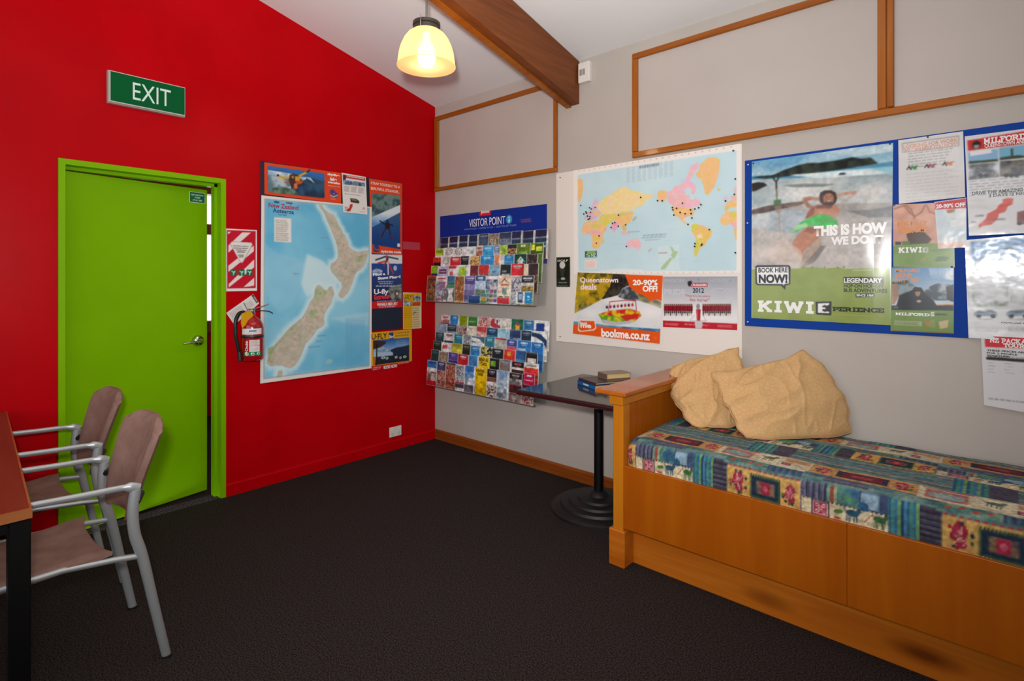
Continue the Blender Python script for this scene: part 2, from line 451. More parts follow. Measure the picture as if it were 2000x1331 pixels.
# ------------------------------------------------------------------ materials
M_red = noise_mat('red_paint', 'b6000b', 'be010d', 3, .36, bump=.05, bscale=220, spec=.08)
M_grey = noise_mat('grey_paint', 'b4aca4', 'b9b1a9', 2, .6, bump=.04, bscale=200, spec=.35)
M_panel = noise_mat('grey_infill', 'b9afa8', 'beb4ad', 2, .55, spec=.35)
M_ceil = noise_mat('white_ceiling', 'e6e5e5', 'e9e8e8', 2, .55, spec=.3)
M_green = noise_mat('green_paint', '7ab200', '7fb702', 3, .35, bump=.04, bscale=180, spec=.1)
M_carpet = noise_mat('charcoal_carpet', '181312', '4e4441', 170, .95, bump=1., spec=.1, detail=5, lo=.38, hi=.78)
M_trim = wood_mat('trim_wood_x', '84420c', 'a05814', 'ae661e', 'X', 5)
M_trimz = wood_mat('trim_wood_z', '84420c', 'a05814', 'ae661e', 'Z', 5)
M_beam = wood_mat('beam_wood', '5c2c0e', '743c14', '86491c', 'Y', 4, .5, .02)
M_base = wood_mat('skirting_wood', '6e3310', '8a4414', '9a5220', 'X', 5)
M_bedz = wood_mat('bed_wood_z', '994800', 'a35204', 'ae5c08', 'Z', 2.5, .35, .06)
M_bedy = wood_mat('bed_wood_y', 'a04e12', 'ac5918', 'b5641e', 'Y', 3, .25, .4)
M_bedx = wood_mat('bed_wood_x', 'a8540e', 'ba6618', 'c87a26', 'X', 3, .35, .1, knots=True)
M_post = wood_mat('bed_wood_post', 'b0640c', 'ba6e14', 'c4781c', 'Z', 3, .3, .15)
M_black = mat('black_metal', '060606', .5, spec=.25)
M_iron = noise_mat('black_cast_iron', '0b0a0a', '181615', 90, .55, bump=.3)
M_silver = mat('silver_paint', 'b4b8ba', .34, .5)
M_chrome = mat('chrome', 'c8c4bc', .18, 1.)
M_white = mat('white_plastic', 'e4ded6', .4)
M_dark = mat('dark_plastic', '1a1a1c', .4)
M_paperw = mat('white_paper', 'e8e4de', .6)
M_print = art_mat('print_matt', .5, .2)
M_gloss = art_mat('print_gloss', .25, .3, .12)
M_lam = art_mat('print_laminate', .15, .4, .45, wave=.0022, wscale=13.)
M_kiwi = art_mat('print_poster', .22, .3, .45)
M_fabric = art_mat('print_cloth', .9, .15)

# ------------------------------------------------------------------ the room
def ceil_z(y): return 2.912 - .237 * y
YB, XR = -4.8, 5.6
struct('floor', box(B(), -.0, XR, YB, 0, -.08, 0), M_carpet, 'dark charcoal carpet floor', 'floor')
bm = B(); prism(bm, [(0, 0), (0, ceil_z(0)), (YB, ceil_z(YB)), (YB, 0), (-2.581, 0), (-2.581, 2.04), (-1.745, 2.04), (-1.745, 0)], lambda a, b, d: (d, a, b), -.1, 0)
struct('wall_left', bm, M_red, 'red painted wall with the green door', 'wall')
bm = B(); prism(bm, [(-.1, -.08), (XR, -.08), (XR, 2.93), (-.1, 2.93)], lambda a, b, d: (a, d, b), 0, .1)
struct('wall_right', bm, M_grey, 'grey painted wall behind the daybed', 'wall')
bm = B(); prism(bm, [(.1, ceil_z(.1)), (YB, ceil_z(YB)), (YB, ceil_z(YB) + .1), (.1, ceil_z(.1) + .1)], lambda a, b, d: (d, a, b), -.1, XR)
struct('ceiling', bm, M_ceil, 'white sloping ceiling', 'ceiling')
# the rest of the room behind the camera: an end wall, and a wall with openings added for daylight fill
bm = B()
for (x0, x1, z0, z1) in ((-.1, .5, 0, 4.1), (XR - .4, XR, 0, 4.1), (.5, XR - .4, 0, .9), (.5, XR - .4, 2.6, 4.1), (2.8, 2.9, .9, 2.6)): box(bm, x0, x1, YB - .1, YB, z0, z1)
struct('wall_front', bm, M_grey, 'grey wall with two added window openings behind the camera', 'wall')
bm = B(); prism(bm, [(.1, 0), (YB - .1, 0), (YB - .1, ceil_z(YB) + .05), (.1, ceil_z(.1) + .05)], lambda a, b, d: (d, a, b), XR, XR + .1)
struct('wall_end', bm, M_grey, 'grey end wall out of view on the right', 'wall')
def skirting(name, m, lab, pts):
    bm = B()
    for (fn, a0, a1) in pts: prism(bm, [(0, 0), (.016, 0), (.016, .07), (.010, .083), (0, .083)], fn, a0, a1)
    struct(name, bm, m, lab, 'skirting board')
skirting('baseboard_left', M_red, 'red painted skirting along the red wall', [(lambda a, b, d: (a, d, b), -1.745, -.016), (lambda a, b, d: (a, d, b), YB, -2.581)])
skirting('baseboard_right', M_base, 'brown timber skirting along the grey wall', [(lambda a, b, d: (d, -a, b), 0.0, XR)])

# timber framing on the grey wall
def rail(name, x0, x1, z0, z1, m, lab, y=.022):
    struct(name, box(B(), x0, x1, -y, .0, z0, z1, .004, 1), m, lab, 'timber trim')
def infill(name, x0, x1, z0, z1, lab):
    struct(name, box(B(), x0, x1, -.004, .0, z0, z1), M_panel, lab, 'wall panel')
rail('trim_1', .012, 1.353, 2.165, 2.198, M_trim, 'lower timber rail of the left frame')
rail('trim_2', .012, 1.353, 2.782, 2.818, M_trim, 'upper timber rail of the left frame')
rail('trim_3', .012, .062, 2.199, 2.781, M_trimz, 'timber stile in the room corner')
rail('trim_4', 1.322, 1.353, 2.199, 2.781, M_trimz, 'right timber stile of the left frame')
infill('trim_5', .062, 1.322, 2.198, 2.782, 'grey panel in the left timber frame')
rail('trim_6', 1.956, XR, 2.172, 2.208, M_trim, 'long lower timber rail of the wide frame')
rail('trim_7', 1.956, XR, 2.800, 2.836, M_trim, 'long upper timber rail of the wide frame')
rail('trim_8', 1.956, 1.994, 2.209, 2.799, M_trimz, 'left timber stile of the wide frame')
rail('trim_9', 3.272, 3.308, 2.209, 2.799, M_trimz, 'timber mullion between the wide panels')
rail('trim_10', 3.310, 3.338, 2.209, 2.799, M_trimz, 'narrow timber bead beside the mullion', .03)
infill('trim_11', 1.994, 3.272, 2.208, 2.80, 'wide grey panel above the world map')
infill('trim_12', 3.338, XR, 2.208, 2.80, 'grey panel above the right-hand notices')
# sloping rafter
bm = B()
def rafter(a, b, d): return (d, a, b + ceil_z(a) - ceil_z(0))
prism(bm, [(0, 2.612), (0, 2.906), (YB + .1, 2.906), (YB + .1, 2.612)], rafter, 1.428, 1.536)
struct('trim_13', bm, M_beam, 'dark timber ceiling rafter running down to the grey wall', 'beam')
bm = B()
prism(bm, [(-.002, 2.600), (-.002, 2.612), (YB + .1, 2.612), (YB + .1, 2.600)], rafter, 1.428, 1.470)
struct('trim_14', bm, M_trim, 'lighter timber strip under the rafter', 'timber trim')

# green door and its frame
bm = B()
for (y0, y1, z0, z1) in ((-2.581, -2.551, 0, 2.04), (-1.775, -1.745, 0, 2.04), (-2.551, -1.775, 2.01, 2.04)): box(bm, -.105, .012, y0, y1, z0, z1)
for (y0, y1, z0, z1) in ((-1.793, -1.775, 0, 2.01), (-2.551, -1.775, 1.992, 2.01)): box(bm, -.105, -.05, y0, y1, z0, z1)
struct('trim_15', bm, M_green, 'green painted door frame', 'door frame')
TH = math.radians(10); Rd = Matrix.Translation((-.045, -2.549, 0)) @ Matrix.Rotation(TH, 4, 'Z')   # local +y runs along the leaf, -x is the far side
door = struct('door_1', box(B(), -.04, 0, 0, .77, .012, 1.985, .002, 1, M=Rd), M_green, 'green flush door standing slightly ajar', 'door')
bm = B(); lathe(bm, [(.0, .0), (.036, 0), (.036, .006), (.030, .022), (.02, .026), (.016, .03), (.014, .055), (0, .056)], (0, .705, 1.0), 28, 'X')
tube(bm, smooth_path([(.05, .705, 1.0), (.056, .68, 1.0), (.056, .63, .997), (.052, .592, .995)], 5), [.0125] * 6 + [.011] * 6 + [.009] * 4, 12, flat=.7)
bmesh.ops.transform(bm, matrix=Rd, verts=bm.verts[:]); h = obj('handle', bm, M_chrome, door, True); h['label'] = 'chrome lever handle on round rose'
bm = B(); box(bm, 0, .0015, .655, .755, 1.893, 1.962, M=Rd); sg = obj('sign', bm, mat('sign_border', 'd8e8d8', .4), door); sg['label'] = 'small green notice with white lettering'
bm = B(); box(bm, .0015, .002, .658, .752, 1.896, 1.959, M=Rd); obj('sign_face', bm, mat('sign_green', '00693c', .4), sg)
want('KEEP THIS DOOR', .02); want('CLOSED', .02); want('AT ALL TIMES', .02)

# the room beyond the door, seen through the gap
struct('floor_beyond', box(B(), -2.3, -.1, -3.2, .4, -.08, 0), M_carpet, 'carpet in the next room', 'floor')
bm = B()
for (y0, y1, z0, z1) in ((-3.2, -1.75, 0, 2.6), (-.35, .4, 0, 2.6), (-1.75, -.35, 0, .93), (-1.75, -.35, 2.32, 2.6)): box(bm, -2.4, -2.3, y0, y1, z0, z1)
struct('wall_beyond', bm, M_red, 'red wall of the next room', 'wall')
struct('ceiling_beyond', box(B(), -2.4, -.1, -3.2, .4, 2.6, 2.66), M_ceil, 'ceiling of the next room', 'ceiling')
bm = B(); box(bm, -2.4, -.1, -3.26, -3.2, 0, 2.6); box(bm, -2.4, -.1, .4, .46, 0, 2.6)
struct('wall_side', bm, M_red, 'side walls of the next room', 'wall')
bm = B()
for (y0, y1, z0, z1) in ((-1.75, -1.70, .93, 2.32), (-.40, -.35, .93, 2.32), (-1.70, -.40, 2.26, 2.32), (-1.70, -.40, .86, .975), (-1.70, -.40, 1.85, 1.955)): box(bm, -2.40, -2.26, y0, y1, z0, z1)
w1 = struct('window_1', bm, M_trim, 'timber framed window in the next room', 'window')
gl = mat('window_glass', 'ffffff', .02); n_, l_, b_ = nodes(gl)
tr = n_.new('ShaderNodeBsdfTransparent'); gs = n_.new('ShaderNodeBsdfGlossy'); gs.inputs['Roughness'].default_value = .03; mxs = n_.new('ShaderNodeMixShader'); mxs.inputs[0].default_value = .06
l_.new(tr.outputs[0], mxs.inputs[1]); l_.new(gs.outputs[0], mxs.inputs[2]); l_.new(mxs.outputs[0], n_['Material Output'].inputs[0])
obj('pane', box(B(), -2.345, -2.339, -1.70, -.40, .975, 2.26), gl, w1)

# ------------------------------------------------------------------ daybed
t = bed = thing('daybed', 'orange-brown timber daybed with panelled end under the blue board', 'daybed', (3.35, -.4, 0))
bm = B()
for k in range(5): box(bm, 2.312, 2.334, -.775 + k * .149, -.775 + k * .149 + .1475, .16, .80)
obj('end_panel', bm, M_bedz, t)
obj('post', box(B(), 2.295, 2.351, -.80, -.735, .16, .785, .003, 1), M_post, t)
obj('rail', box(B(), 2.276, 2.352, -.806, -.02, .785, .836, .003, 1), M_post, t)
obj('cap', box(B(), 2.212, 2.385, -.838, -.006, .836, .857, .005, 2), M_bedy, t)
obj('foot', box(B(), 2.276, 2.364, -.812, -.72, 0, .180, .006, 1), M_bedx, t)
obj('front_panel', box(B(), 2.351, 3.2897, -.80, -.778, .192, .497, .002, 1), M_bedz, t)
obj('front_panel', box(B(), 3.2902, 4.42, -.80, -.778, .192, .497, .002, 1), M_bedz, t)
obj('plinth', box(B(), 2.345, 4.42, -.718, -.69, 0, .2), M_bedx, t)
obj('slat_base', box(B(), 2.335, 4.42, -.777, -.03, .44, .488), M_bedx, t)
obj('back_rail', box(B(), 2.335, 4.42, -.05, -.022, 0, .44), M_bedx, t)

# mattress with patchwork cover: grid over (length, girth)
def mattress():
    L0, L1 = 2.352, 4.40; r = .045
    prof = [(-.782, .497 + .0 * k) for k in (0,)]
    prof = [(-.784, .492), (-.786, .52), (-.787, .56), (-.786, .585)]
    for k in range(1, 8):
        a = math.pi / 2 * k / 8; prof.append((-.786 + r - r * math.cos(a), .585 + r * math.sin(a)))
    ys = np.linspace(-.741, -.07, 110)
    prof += [(y, .63 + .008 * math.sin((y + .741) / .67 * math.pi)) for y in ys]
    for k in range(1, 7):
        a = math.pi / 2 * k / 6; prof.append((-.07 + r * math.sin(a), .585 + r * math.cos(a)))
    prof.append((-.025, .492))
    # densify the front
    pr = []
    for a, b in zip(prof[:-1], prof[1:]):
        d = math.hypot(b[0] - a[0], b[1] - a[1]); n = max(1, int(d / .0045))
        pr += [(a[0] + (b[0] - a[0]) * k / n, a[1] + (b[1] - a[1]) * k / n) for k in range(n)]
    pr.append(prof[-1]); pr = np.array(pr)
    s = np.concatenate([[0], np.cumsum(np.hypot(*np.diff(pr, axis=0).T))])
    X = np.concatenate([np.linspace(L0, L0 + .06, 14)[:-1], np.arange(L0 + .06, L1, .0048)])
    nx, nt = len(X), len(pr)
    d = np.clip((L0 + .06 - X) / .06, 0, 1); sh = .05 * (1 - np.sqrt(np.clip(1 - d ** 2, 0, 1)))
    Y = pr[None, :, 0] + np.zeros((nx, 1)); Z = pr[None, :, 1] + np.zeros((nx, 1))
    front = np.clip((-.7 - Y) / .08, 0, 1); top = np.clip((Z - .5) / .13, 0, 1)
    Y = Y + sh[:, None] * front * .8; Z = Z - sh[:, None] * top
    G = np.stack([np.broadcast_to(X[:, None] * 1000, (nx, nt)).ravel(), np.broadcast_to(s[None] * 1000, (nx, nt)).ravel()], 1)
    w = (fbm(G, 160, 3, 3) - .5).reshape(nx, nt)
    Z = Z + w * .010 * np.clip(top * 2, 0, 1); Y = Y + w * .006 * front
    A = Art(G, 4.8, '8f9a94'); patchwork(A)
    V = np.stack([np.broadcast_to(X[:, None], (nx, nt)).ravel(), Y.ravel(), Z.ravel()], 1)
    idx = np.arange(nx * nt).reshape(nx, nt)
    Q = np.stack([idx[:-1, :-1], idx[1:, :-1], idx[1:, 1:], idx[:-1, 1:]], -1).reshape(-1, 4)
    faces = Q.tolist() + [idx[0].tolist(), idx[-1][::-1].tolist(), idx[:, 0][::-1].tolist() + idx[:, -1].tolist()]
    me = bpy.data.meshes.new('mattress'); me.from_pydata(V.tolist(), [], faces); me.polygons.foreach_set('use_smooth', [True] * len(me.polygons))
    at = me.color_attributes.new('Col', 'FLOAT_COLOR', 'POINT')
    at.data.foreach_set('color', np.concatenate([tolin(np.clip(A.c, 0, 1)), np.ones((len(G), 1))], 1).ravel())
    tag(link_mesh('mattress', me, M_fabric, None, (3.35, -.4, .49)), 'mattress in multicoloured patchwork cover lying on the timber daybed', 'mattress')
def patchwork(A):
    """a printed cloth of 720 mm repeats: bands of stripes, red motifs, animals and framed panels"""
    cream, gold, navy, blue, teal, red, plum = 'd9c69a', 'd6a24e', '22304a', '2f6088', '4d8078', 'a8243c', '4b3d52'
    A.c[:] = two('55807a', '6a8a86', 60, 2)(A.P)
    def vs(x0, x1, t0, t1, cols, w):
        x = x0; i = 0
        while x < x1: A.rect((x, t1, min(x + w, x1), t0), cols[i % len(cols)]); x += w; i += 1
    def hs(x0, x1, t0, t1, cols, w):
        y = t0; i = 0
        while y < t1: A.rect((x0, min(y + w, t1), x1, y), cols[i % len(cols)]); y += w; i += 1
    def motif(x, t, r):
        A.rect((x - r, t + r, x + r, t - r), navy); A.rect((x - r * .84, t + r * .84, x + r * .84, t - r * .84), 'd8a0a0'); A.rect((x - r * .7, t + r * .7, x + r * .7, t - r * .7), red)
        for sx, sy in ((-1, -1), (1, -1), (-1, 1), (1, 1), (0, 0)): A.ell((x + sx * r * .36, t + sy * r * .36), r * .24, r * .24, 'e3a6a4'); A.ell((x + sx * r * .36, t + sy * r * .36), r * .11, r * .11, red)
    def saw(x0, x1, t0, t1, col, n):
        st = (x1 - x0) / n
        for k in range(n): A.poly([(x0 + k * st, t0), (x0 + (k + 1) * st, t0), (x0 + (k + .5) * st, t1)], col)
    def beast(x, t, w, h, col):
        A.ell((x, t + h * .15), w * .42, h * .24, col); A.ell((x + w * .4, t + h * .38), w * .15, h * .16, col)
        for k in (-.3, -.12, .14, .3): A.line([(x + w * k, t + h * .1), (x + w * (k - .05), t - h * .5)], w * .09, col)
        A.line([(x - w * .4, t + h * .2), (x - w * .55, t + h * .45)], w * .07, col)
    def bloom(x, t, r, col='a8243c'):
        q = random.Random(int(x + t))
        A.ell((x, t + r * .35), r * .46, r * .62, col); A.ell((x + r * .08, t - r * .5), r * .34, r * .42, col); A.ell((x - r * .3, t - r * .1), r * .3, r * .34, col)
        for k in range(14):
            a = q.uniform(0, 6.28); d = q.uniform(.2, .95) * r; c_ = (x + math.cos(a) * d * .6, t + math.sin(a) * d)
            A.line([(x + (c_[0] - x) * .35, t + (c_[1] - t) * .35), c_], 2.6, 'e0a48a')
        for k in range(9):
            a = q.uniform(0, 6.28); A.ell((x + math.cos(a) * r * .72, t + math.sin(a) * r * .95), r * .12, r * .16, q.choice([col, navy, '4a6a3c']))
        A.ell((x, t + r * .3), r * .14, r * .16, 'd8788a')
    for j in range(3):
        t = j * 470
        for k in range(-1, 5):
            x = 2440 + 720 * k + (0, -330, -150)[j]
            # band with red motif, beasts, stripes
            A.rect((x - 25, t + 66, x + 255, t - 10), cream); saw(x - 25, x + 255, t + 66, t + 58, plum, 20)
            motif(x + 40, t + 32, 31); A.ell((x + 100, t + 38), 16, 9, '4f7d3c', 20); A.ell((x + 96, t + 12), 12, 6, 'c0503c')
            beast(x + 145, t + 36, 52, 50, '24506e'); A.rect((x + 178, t + 62, x + 206, t + 6), 'e4d3a8'); A.line([(x + 182, t + 20), (x + 202, t + 48)], 4, 'b65a4a'); beast(x + 230, t + 34, 46, 52, '3d7040')
            vs(x - 25, x + 60, t + 66, t + 128, ['4d4964', '6a6680', '2b3550'], 7); vs(x + 60, x + 110, t + 66, t + 128, ['6f9a80', 'b24a3c', '8fa878', '4b7a70'], 12)
            A.rect((x + 110, t + 128, x + 165, t + 66), two('2a5a86', '5c9a6a', 30, k)); A.rect((x + 165, t + 132, x + 255, t + 66), '3c4e72'); A.rect((x + 172, t + 128, x + 226, t + 70), '86a8bc'); A.ell((x + 180, t + 76), 16, 18, '2a5a86')
            vs(x + 255, x + 345, t - 12, t + 134, ['265a80', '3a8a78', '2f6a9a', '68a058', '1f4a70', '3c7cae'], 9)
            hs(x + 345, x + 405, t - 12, t + 134, ['3c3448', '584e62', '2e2a3e'], 7)
            # framed panel
            A.rect((x + 405, t + 116, x + 690, t - 8), gold); saw(x + 405, x + 690, t + 116, t + 124, red, 14); saw(x + 405, x + 690, t - 8, t + 2, '3f6a3c', 16)
            bloom(x + 452, t + 56, 46); bloom(x + 655, t + 56, 40, 'b03044')
            A.rect((x + 500, t + 100, x + 618, t + 8), '3d5a3c'); saw(x + 500, x + 618, t + 100, t + 108, '3d5a3c', 12); saw(x + 500, x + 618, t + 8, t + 0, '3d5a3c', 12)
            A.rect((x + 508, t + 94, x + 610, t + 14), '1f3348'); A.rect((x + 524, t + 80, x + 596, t + 28), two('5c4a50', '8a6a4a', 14, k)); A.rect((x + 543, t + 78, x + 577, t + 30), 'b3203a'); A.ell((x + 560, t + 54), 9, 12, 'd0586a')
            hs(x + 690, x + 720, t - 8, t + 116, ['4d4964', '6a6680'], 7)
            # green and blue weave with red birds
            A.rect((x + 390, t + 176, x + 720, t + 124), two('3e6f6a', '7d9a84', 26, 5 + k, sx=.4)); vs(x + 560, x + 690, t + 130, t + 172, ['35406a', '566488', '2c5a6e'], 8)
            for q in range(4): A.ell((x + 420 + q * 36, t + 150 + 8 * (q % 2)), 12, 7, 'b0483c', 25)
            A.rect((x - 30, t + 190, x + 392, t + 132), two('466a72', '6f8f86', 22, 11 + k, sx=.3)); hs(x + 40, x + 190, t + 140, t + 185, ['4a4660', '6a6880'], 8)
            # gold band with long dark lozenge
            A.rect((x - 20, t + 300, x + 330, t + 190), 'c98e50'); A.rect((x + 70, t + 282, x + 240, t + 208), '3c3040'); A.rect((x + 90, t + 270, x + 220, t + 220), '7c2430'); A.rect((x + 120, t + 258, x + 190, t + 232), 'a23a44')
            bloom(x + 25, t + 245, 36); bloom(x + 285, t + 245, 38)
            A.rect((x + 330, t + 300, x + 700, t + 180), 'cdbc98'); A.rect((x + 350, t + 282, x + 470, t + 200), 'b0685c'); A.ell((x + 410, t + 236), 52, 28, '8ea4a6'); A.line([(x + 340, t + 292), (x + 480, t + 296)], 8, 'b02c40')
            A.rect((x + 500, t + 288, x + 580, t + 200), 'dcceA4'.lower()); beast(x + 538, t + 246, 60, 60, '5a6a5a'); motif(x + 610, t + 220, 16); A.rect((x + 596, t + 290, x + 690, t + 250), 'c88a5c')
            # wavy stripes
            for q in range(9): A.line([(x - 30 + i * 30, t + 312 + q * 17 + 5 * math.sin(i * 1.1 + q)) for i in range(26)], 9, ['54807c', '6a4f60', '7f9a8a', '8a5a58', '3f6a86'][q % 5])
            vs(x + 420, x + 520, t + 306, t + 462, ['265a80', '3a8a78', '2f6a9a', '68a058'], 10); hs(x + 520, x + 600, t + 306, t + 462, ['3c3448', '584e62'], 8)
    n = fbm(A.P, 9, 4, 2)[:, None]; A.c = A.c * (.74 + .42 * n); n2 = fbm(A.P, 42, 14, 4)[:, None]; A.c = A.c * (1 - .35 * np.clip(n2 - .45, 0, 1)) ; g = A.c.mean(1, keepdims=True); A.c = (g + (A.c - g) * .84) * .99 + .004
mattress()

# cushions
def cushion(corners, thick, label, seed, bow=(0, 0, 0, 0), wr=.012):
    TL, TR, BR, BL = [Vector(c) for c in corners]
    n = 96; nrm = (TR - TL).cross(BL - TL).normalized()
    if nrm.y > 0: nrm = -nrm
    ctr = (TL + TR + BR + BL) / 4
    def pt(u, v):
        # bow the edges in or out
        p = (BL * (1 - u) + BR * u) * (1 - v) + (TL * (1 - u) + TR * u) * v
        ex, ey = (TR - TL).normalized(), (TL - BL).normalized()
        a = 4 * u * (1 - u); b = 4 * v * (1 - v)
        k_ = (abs(2 * u - 1) * abs(2 * v - 1)) ** 9; p = p + (ctr - p) * .012 * k_
        p = p + ey * (.004 * math.sin(u * 11 + seed) + .002 * math.sin(u * 23 + seed * 2)) * (1 - b) + ex * (.005 * math.sin(v * 15 + seed) + .003 * math.sin(v * 33)) * (1 - a)
        p = p + ey * (bow[0] * a * v) - ey * (bow[2] * a * (1 - v)) + ex * (bow[1] * b * u) - ex * (bow[3] * b * (1 - u))
        return p
    bm = B(); grid = {}
    gg = np.array([[i, j] for i in range(n + 1) for j in range(n + 1)], float) * (420 / n)
    d1 = (gg[:, 0] + gg[:, 1] * .8) ; Pr = np.stack([d1 * .35, gg[:, 1] - gg[:, 0] * .6], 1)
    ridg = 1 - np.abs(fbm(Pr, 110, seed, 2) * 2 - 1); soft_ = fbm(gg, 150, seed + 5, 2)
    r2 = 1 - np.abs(fbm(np.stack([gg[:, 1] * .3 + gg[:, 0] * .25, gg[:, 0] - gg[:, 1] * .3], 1), 60, seed + 2, 2) * 2 - 1)
    W = (ridg ** 5 * .9 + r2 ** 7 * .35 + soft_ * .5).reshape(n + 1, n + 1)
    for side in (1, -1):
        for i in range(n + 1):
            for j in range(n + 1):
                u, v = i / n, j / n; e = 4 * u * (1 - u) * 4 * v * (1 - v)
                h_ = thick * (e ** .5) * .5
                edge = min(1, e * 4)
                q = pt(u, v) + nrm * (h_ * side + (W[i, j] - .75) * wr * 2.2 * edge * (1 if side > 0 else .3))
                if min(u, v, 1 - u, 1 - v) == 0:
                    if side == -1: grid[(side, i, j)] = grid[(1, i, j)]; continue
                    q = pt(u, v) + nrm * (W[i, j] - .75) * wr
                grid[(side, i, j)] = bm.verts.new(q)
        for i in range(n):
            for j in range(n): bm.faces.new((grid[(side, i, j)], grid[(side, i + 1, j)], grid[(side, i + 1, j + 1)], grid[(side, i, j + 1)])[::side])
    for v_ in bm.verts: # pressed against the bed end, the wall and the mattress
        if v_.co.z < .862 and v_.co.x < 2.339: v_.co.x = 2.339
        if v_.co.y > -.012: v_.co.y = -.012
        if v_.co.z < .644: v_.co.z = .644 + (.644 - v_.co.z) * .02
    rim = [grid[(1, i, 0)].co.copy() for i in range(n)] + [grid[(1, n, j)].co.copy() for j in range(n)] + [grid[(1, i, n)].co.copy() for i in range(n, 0, -1)] + [grid[(1, 0, j)].co.copy() for j in range(n, 0, -1)]
    o = obj('cushion', bm, M_cush, None, True, loc=tuple(ctr)); tag(o, label, 'cushion', 'tan cushions on the daybed')
    bm = B(); tube(bm, rim, .0035, 6, closed=True); obj('piping', bm, mat('cushion_piping', 'b48e5e', .9), o, True)
M_cush = noise_mat('tan_cushion_cloth', 'c09660', 'c49c68', 30, .9, spec=.15, detail=2)
n_, l_, b_ = nodes(M_cush)
vo = n_.new('ShaderNodeTexVoronoi'); vo.inputs['Scale'].default_value = 55; vo.feature = 'DISTANCE_TO_EDGE'
kr = n_.new('ShaderNodeValToRGB'); kr.color_ramp.elements[0].color = lin('c79e6c'); kr.color_ramp.elements[1].color = lin('cea674'); kr.color_ramp.elements[0].position = .02; kr.color_ramp.elements[1].position = .2
tc = n_.new('ShaderNodeTexCoord'); l_.new(tc.outputs['Object'], vo.inputs['Vector']); l_.new(vo.outputs['Distance'], kr.inputs[0]); l_.new(kr.outputs[0], b_.inputs['Base Color'])
cushion([(2.315, -.20, .905), (2.640, -.075, 1.022), (2.73, -.25, .655), (2.54, -.43, .652)], .13, 'crumpled tan cushion leaning in the corner against the timber bed end', 4, (.0, .02, .02, .05), .0095)
cushion([(2.585, -.31, .915), (2.970, -.075, 1.040), (3.172, -.065, .652), (2.815, -.475, .652)], .13, 'square tan cushion standing in front, tilted against the grey wall', 9, (-.03, .055, .02, .01), .008)

# ------------------------------------------------------------------ cafe table by the wall, books
t = thing('cafe_table', 'small dark cafe table on round stepped pedestal beside the daybed end', 'table', (1.90, -.34, 0))
Mt = Matrix.Translation((1.90, -.365, 0)) @ Matrix.Rotation(math.radians(1.2), 4, 'Z')
obj('tabletop', box(B(), -.315, .34, -.352, .352, .720, .751, .006, 2, M=Mt), mat('dark_laminate', '2a2220', .12, coat=.3), t)
obj('edge_band', box(B(), -.3165, .3415, -.3535, .3535, .724, .745, .004, 1, M=Mt), mat('plum_edge', '3a1016', .25), t)
bm = B(); box(bm, -.16, .16, -.03, .03, .706, .72, M=Mt); box(bm, -.03, .03, -.16, .16, .706, .72, M=Mt); obj('bracket', bm, M_black, t)
bm = B(); lathe(bm, [(.028, .05), (.028, .715)], (1.885, -.295, 0), 24); obj('column', bm, M_black, t, True)
bm = B(); lathe(bm, [(.29, 0), (.29, .014), (.275, .026), (.235, .032), (.228, .046), (.185, .05), (.178, .062), (.13, .066), (.122, .078), (.06, .084), (.045, .105), (.03, .115), (0, .115)], (1.885, -.295, 0), 48); obj('base', bm, M_iron, t, True)
def book(lab, cx, cy, z, w, d, h, rot, cover, pages, spine, extra=None):
    t = thing('book', lab, 'book', (cx, cy, z), 'books on the cafe table')
    M = Matrix.Translation((cx, cy, z)) @ Matrix.Rotation(math.radians(rot), 4, 'Z')
    bm = B(); box(bm, -w / 2, w / 2, -d / 2, d / 2, 0, .003, M=M); box(bm, -w / 2, w / 2, -d / 2, d / 2, h - .003, h, M=M); obj('cover', bm, mat('cover_' + cover, cover, .35), t)
    bm = B(); box(bm, -w / 2, w / 2, -d / 2, -d / 2 + .004, .003, h - .003, M=M); obj('spine', bm, mat('spine_' + spine, spine, .3), t)
    obj('pages', box(B(), -w / 2 + .003, w / 2 - .003, -d / 2 + .004, d / 2 - .003, .003, h - .003, M=M), noise_mat('pages_' + pages, pages, 'c8b080', 500, .8, stretch=(1, 1, 30)), t)
    if extra: bm = B(); box(bm, extra[0], extra[1], -d / 2 - .0006, -d / 2, h * .35, h * .7, M=M); obj('spine_label', bm, mat('spine_print', 'b8d0e4', .4), t)
book('blue hardback at the bottom of the small stack', 1.915, -.27, .7515, .20, .27, .026, -25, '183a5a', 'a09080', '155a94', (-.03, .03))
book('dark plum hardback in the middle of the small stack', 1.915, -.265, .778, .195, .265, .014, -25, '3c2a30', '70605c', '4a2028')
book('yellowed paperback on top of the small stack', 1.93, -.19, .7925, .105, .17, .032, -27, '8a7868', 'd6b070', '6a5648')

# ------------------------------------------------------------------ dining table and two armchairs at the left
t = thing('dining_table', 'reddish timber table with black frame running to the red wall', 'table', (.85, -3.2, 0))
bm = B(); prism(bm, [(1.634, -2.884), (.03, -2.787), (.03, -3.62), (1.64, -3.62)], lambda a, b, d: (a, b, d), .713, .740)
obj('tabletop', bm, wood_mat('table_veneer', '5e2a1c', '6e3222', '7c3c28', 'X', 4, .3, .2), t)
bm = B(); prism(bm, [(1.640, -2.878), (1.634, -2.884), (1.640, -3.62), (1.646, -3.62)], lambda a, b, d: (a, b, d), .712, .7405)
prism(bm, [(1.640, -2.879), (.03, -2.782), (.03, -2.787), (1.634, -2.884)], lambda a, b, d: (a, b, d), .712, .7405)
obj('edge_band', bm, wood_mat('table_edge', '8a4a24', '9a5a30', 'a8683a', 'Y', 5), t)
for (x, y) in ((1.575, -2.901), (.14, -2.82), (1.575, -3.59), (.14, -3.59)): obj('leg', box(B(), x - .025, x + .025, y - .025, y + .025, 0, .711, .003, 1), M_black, t)
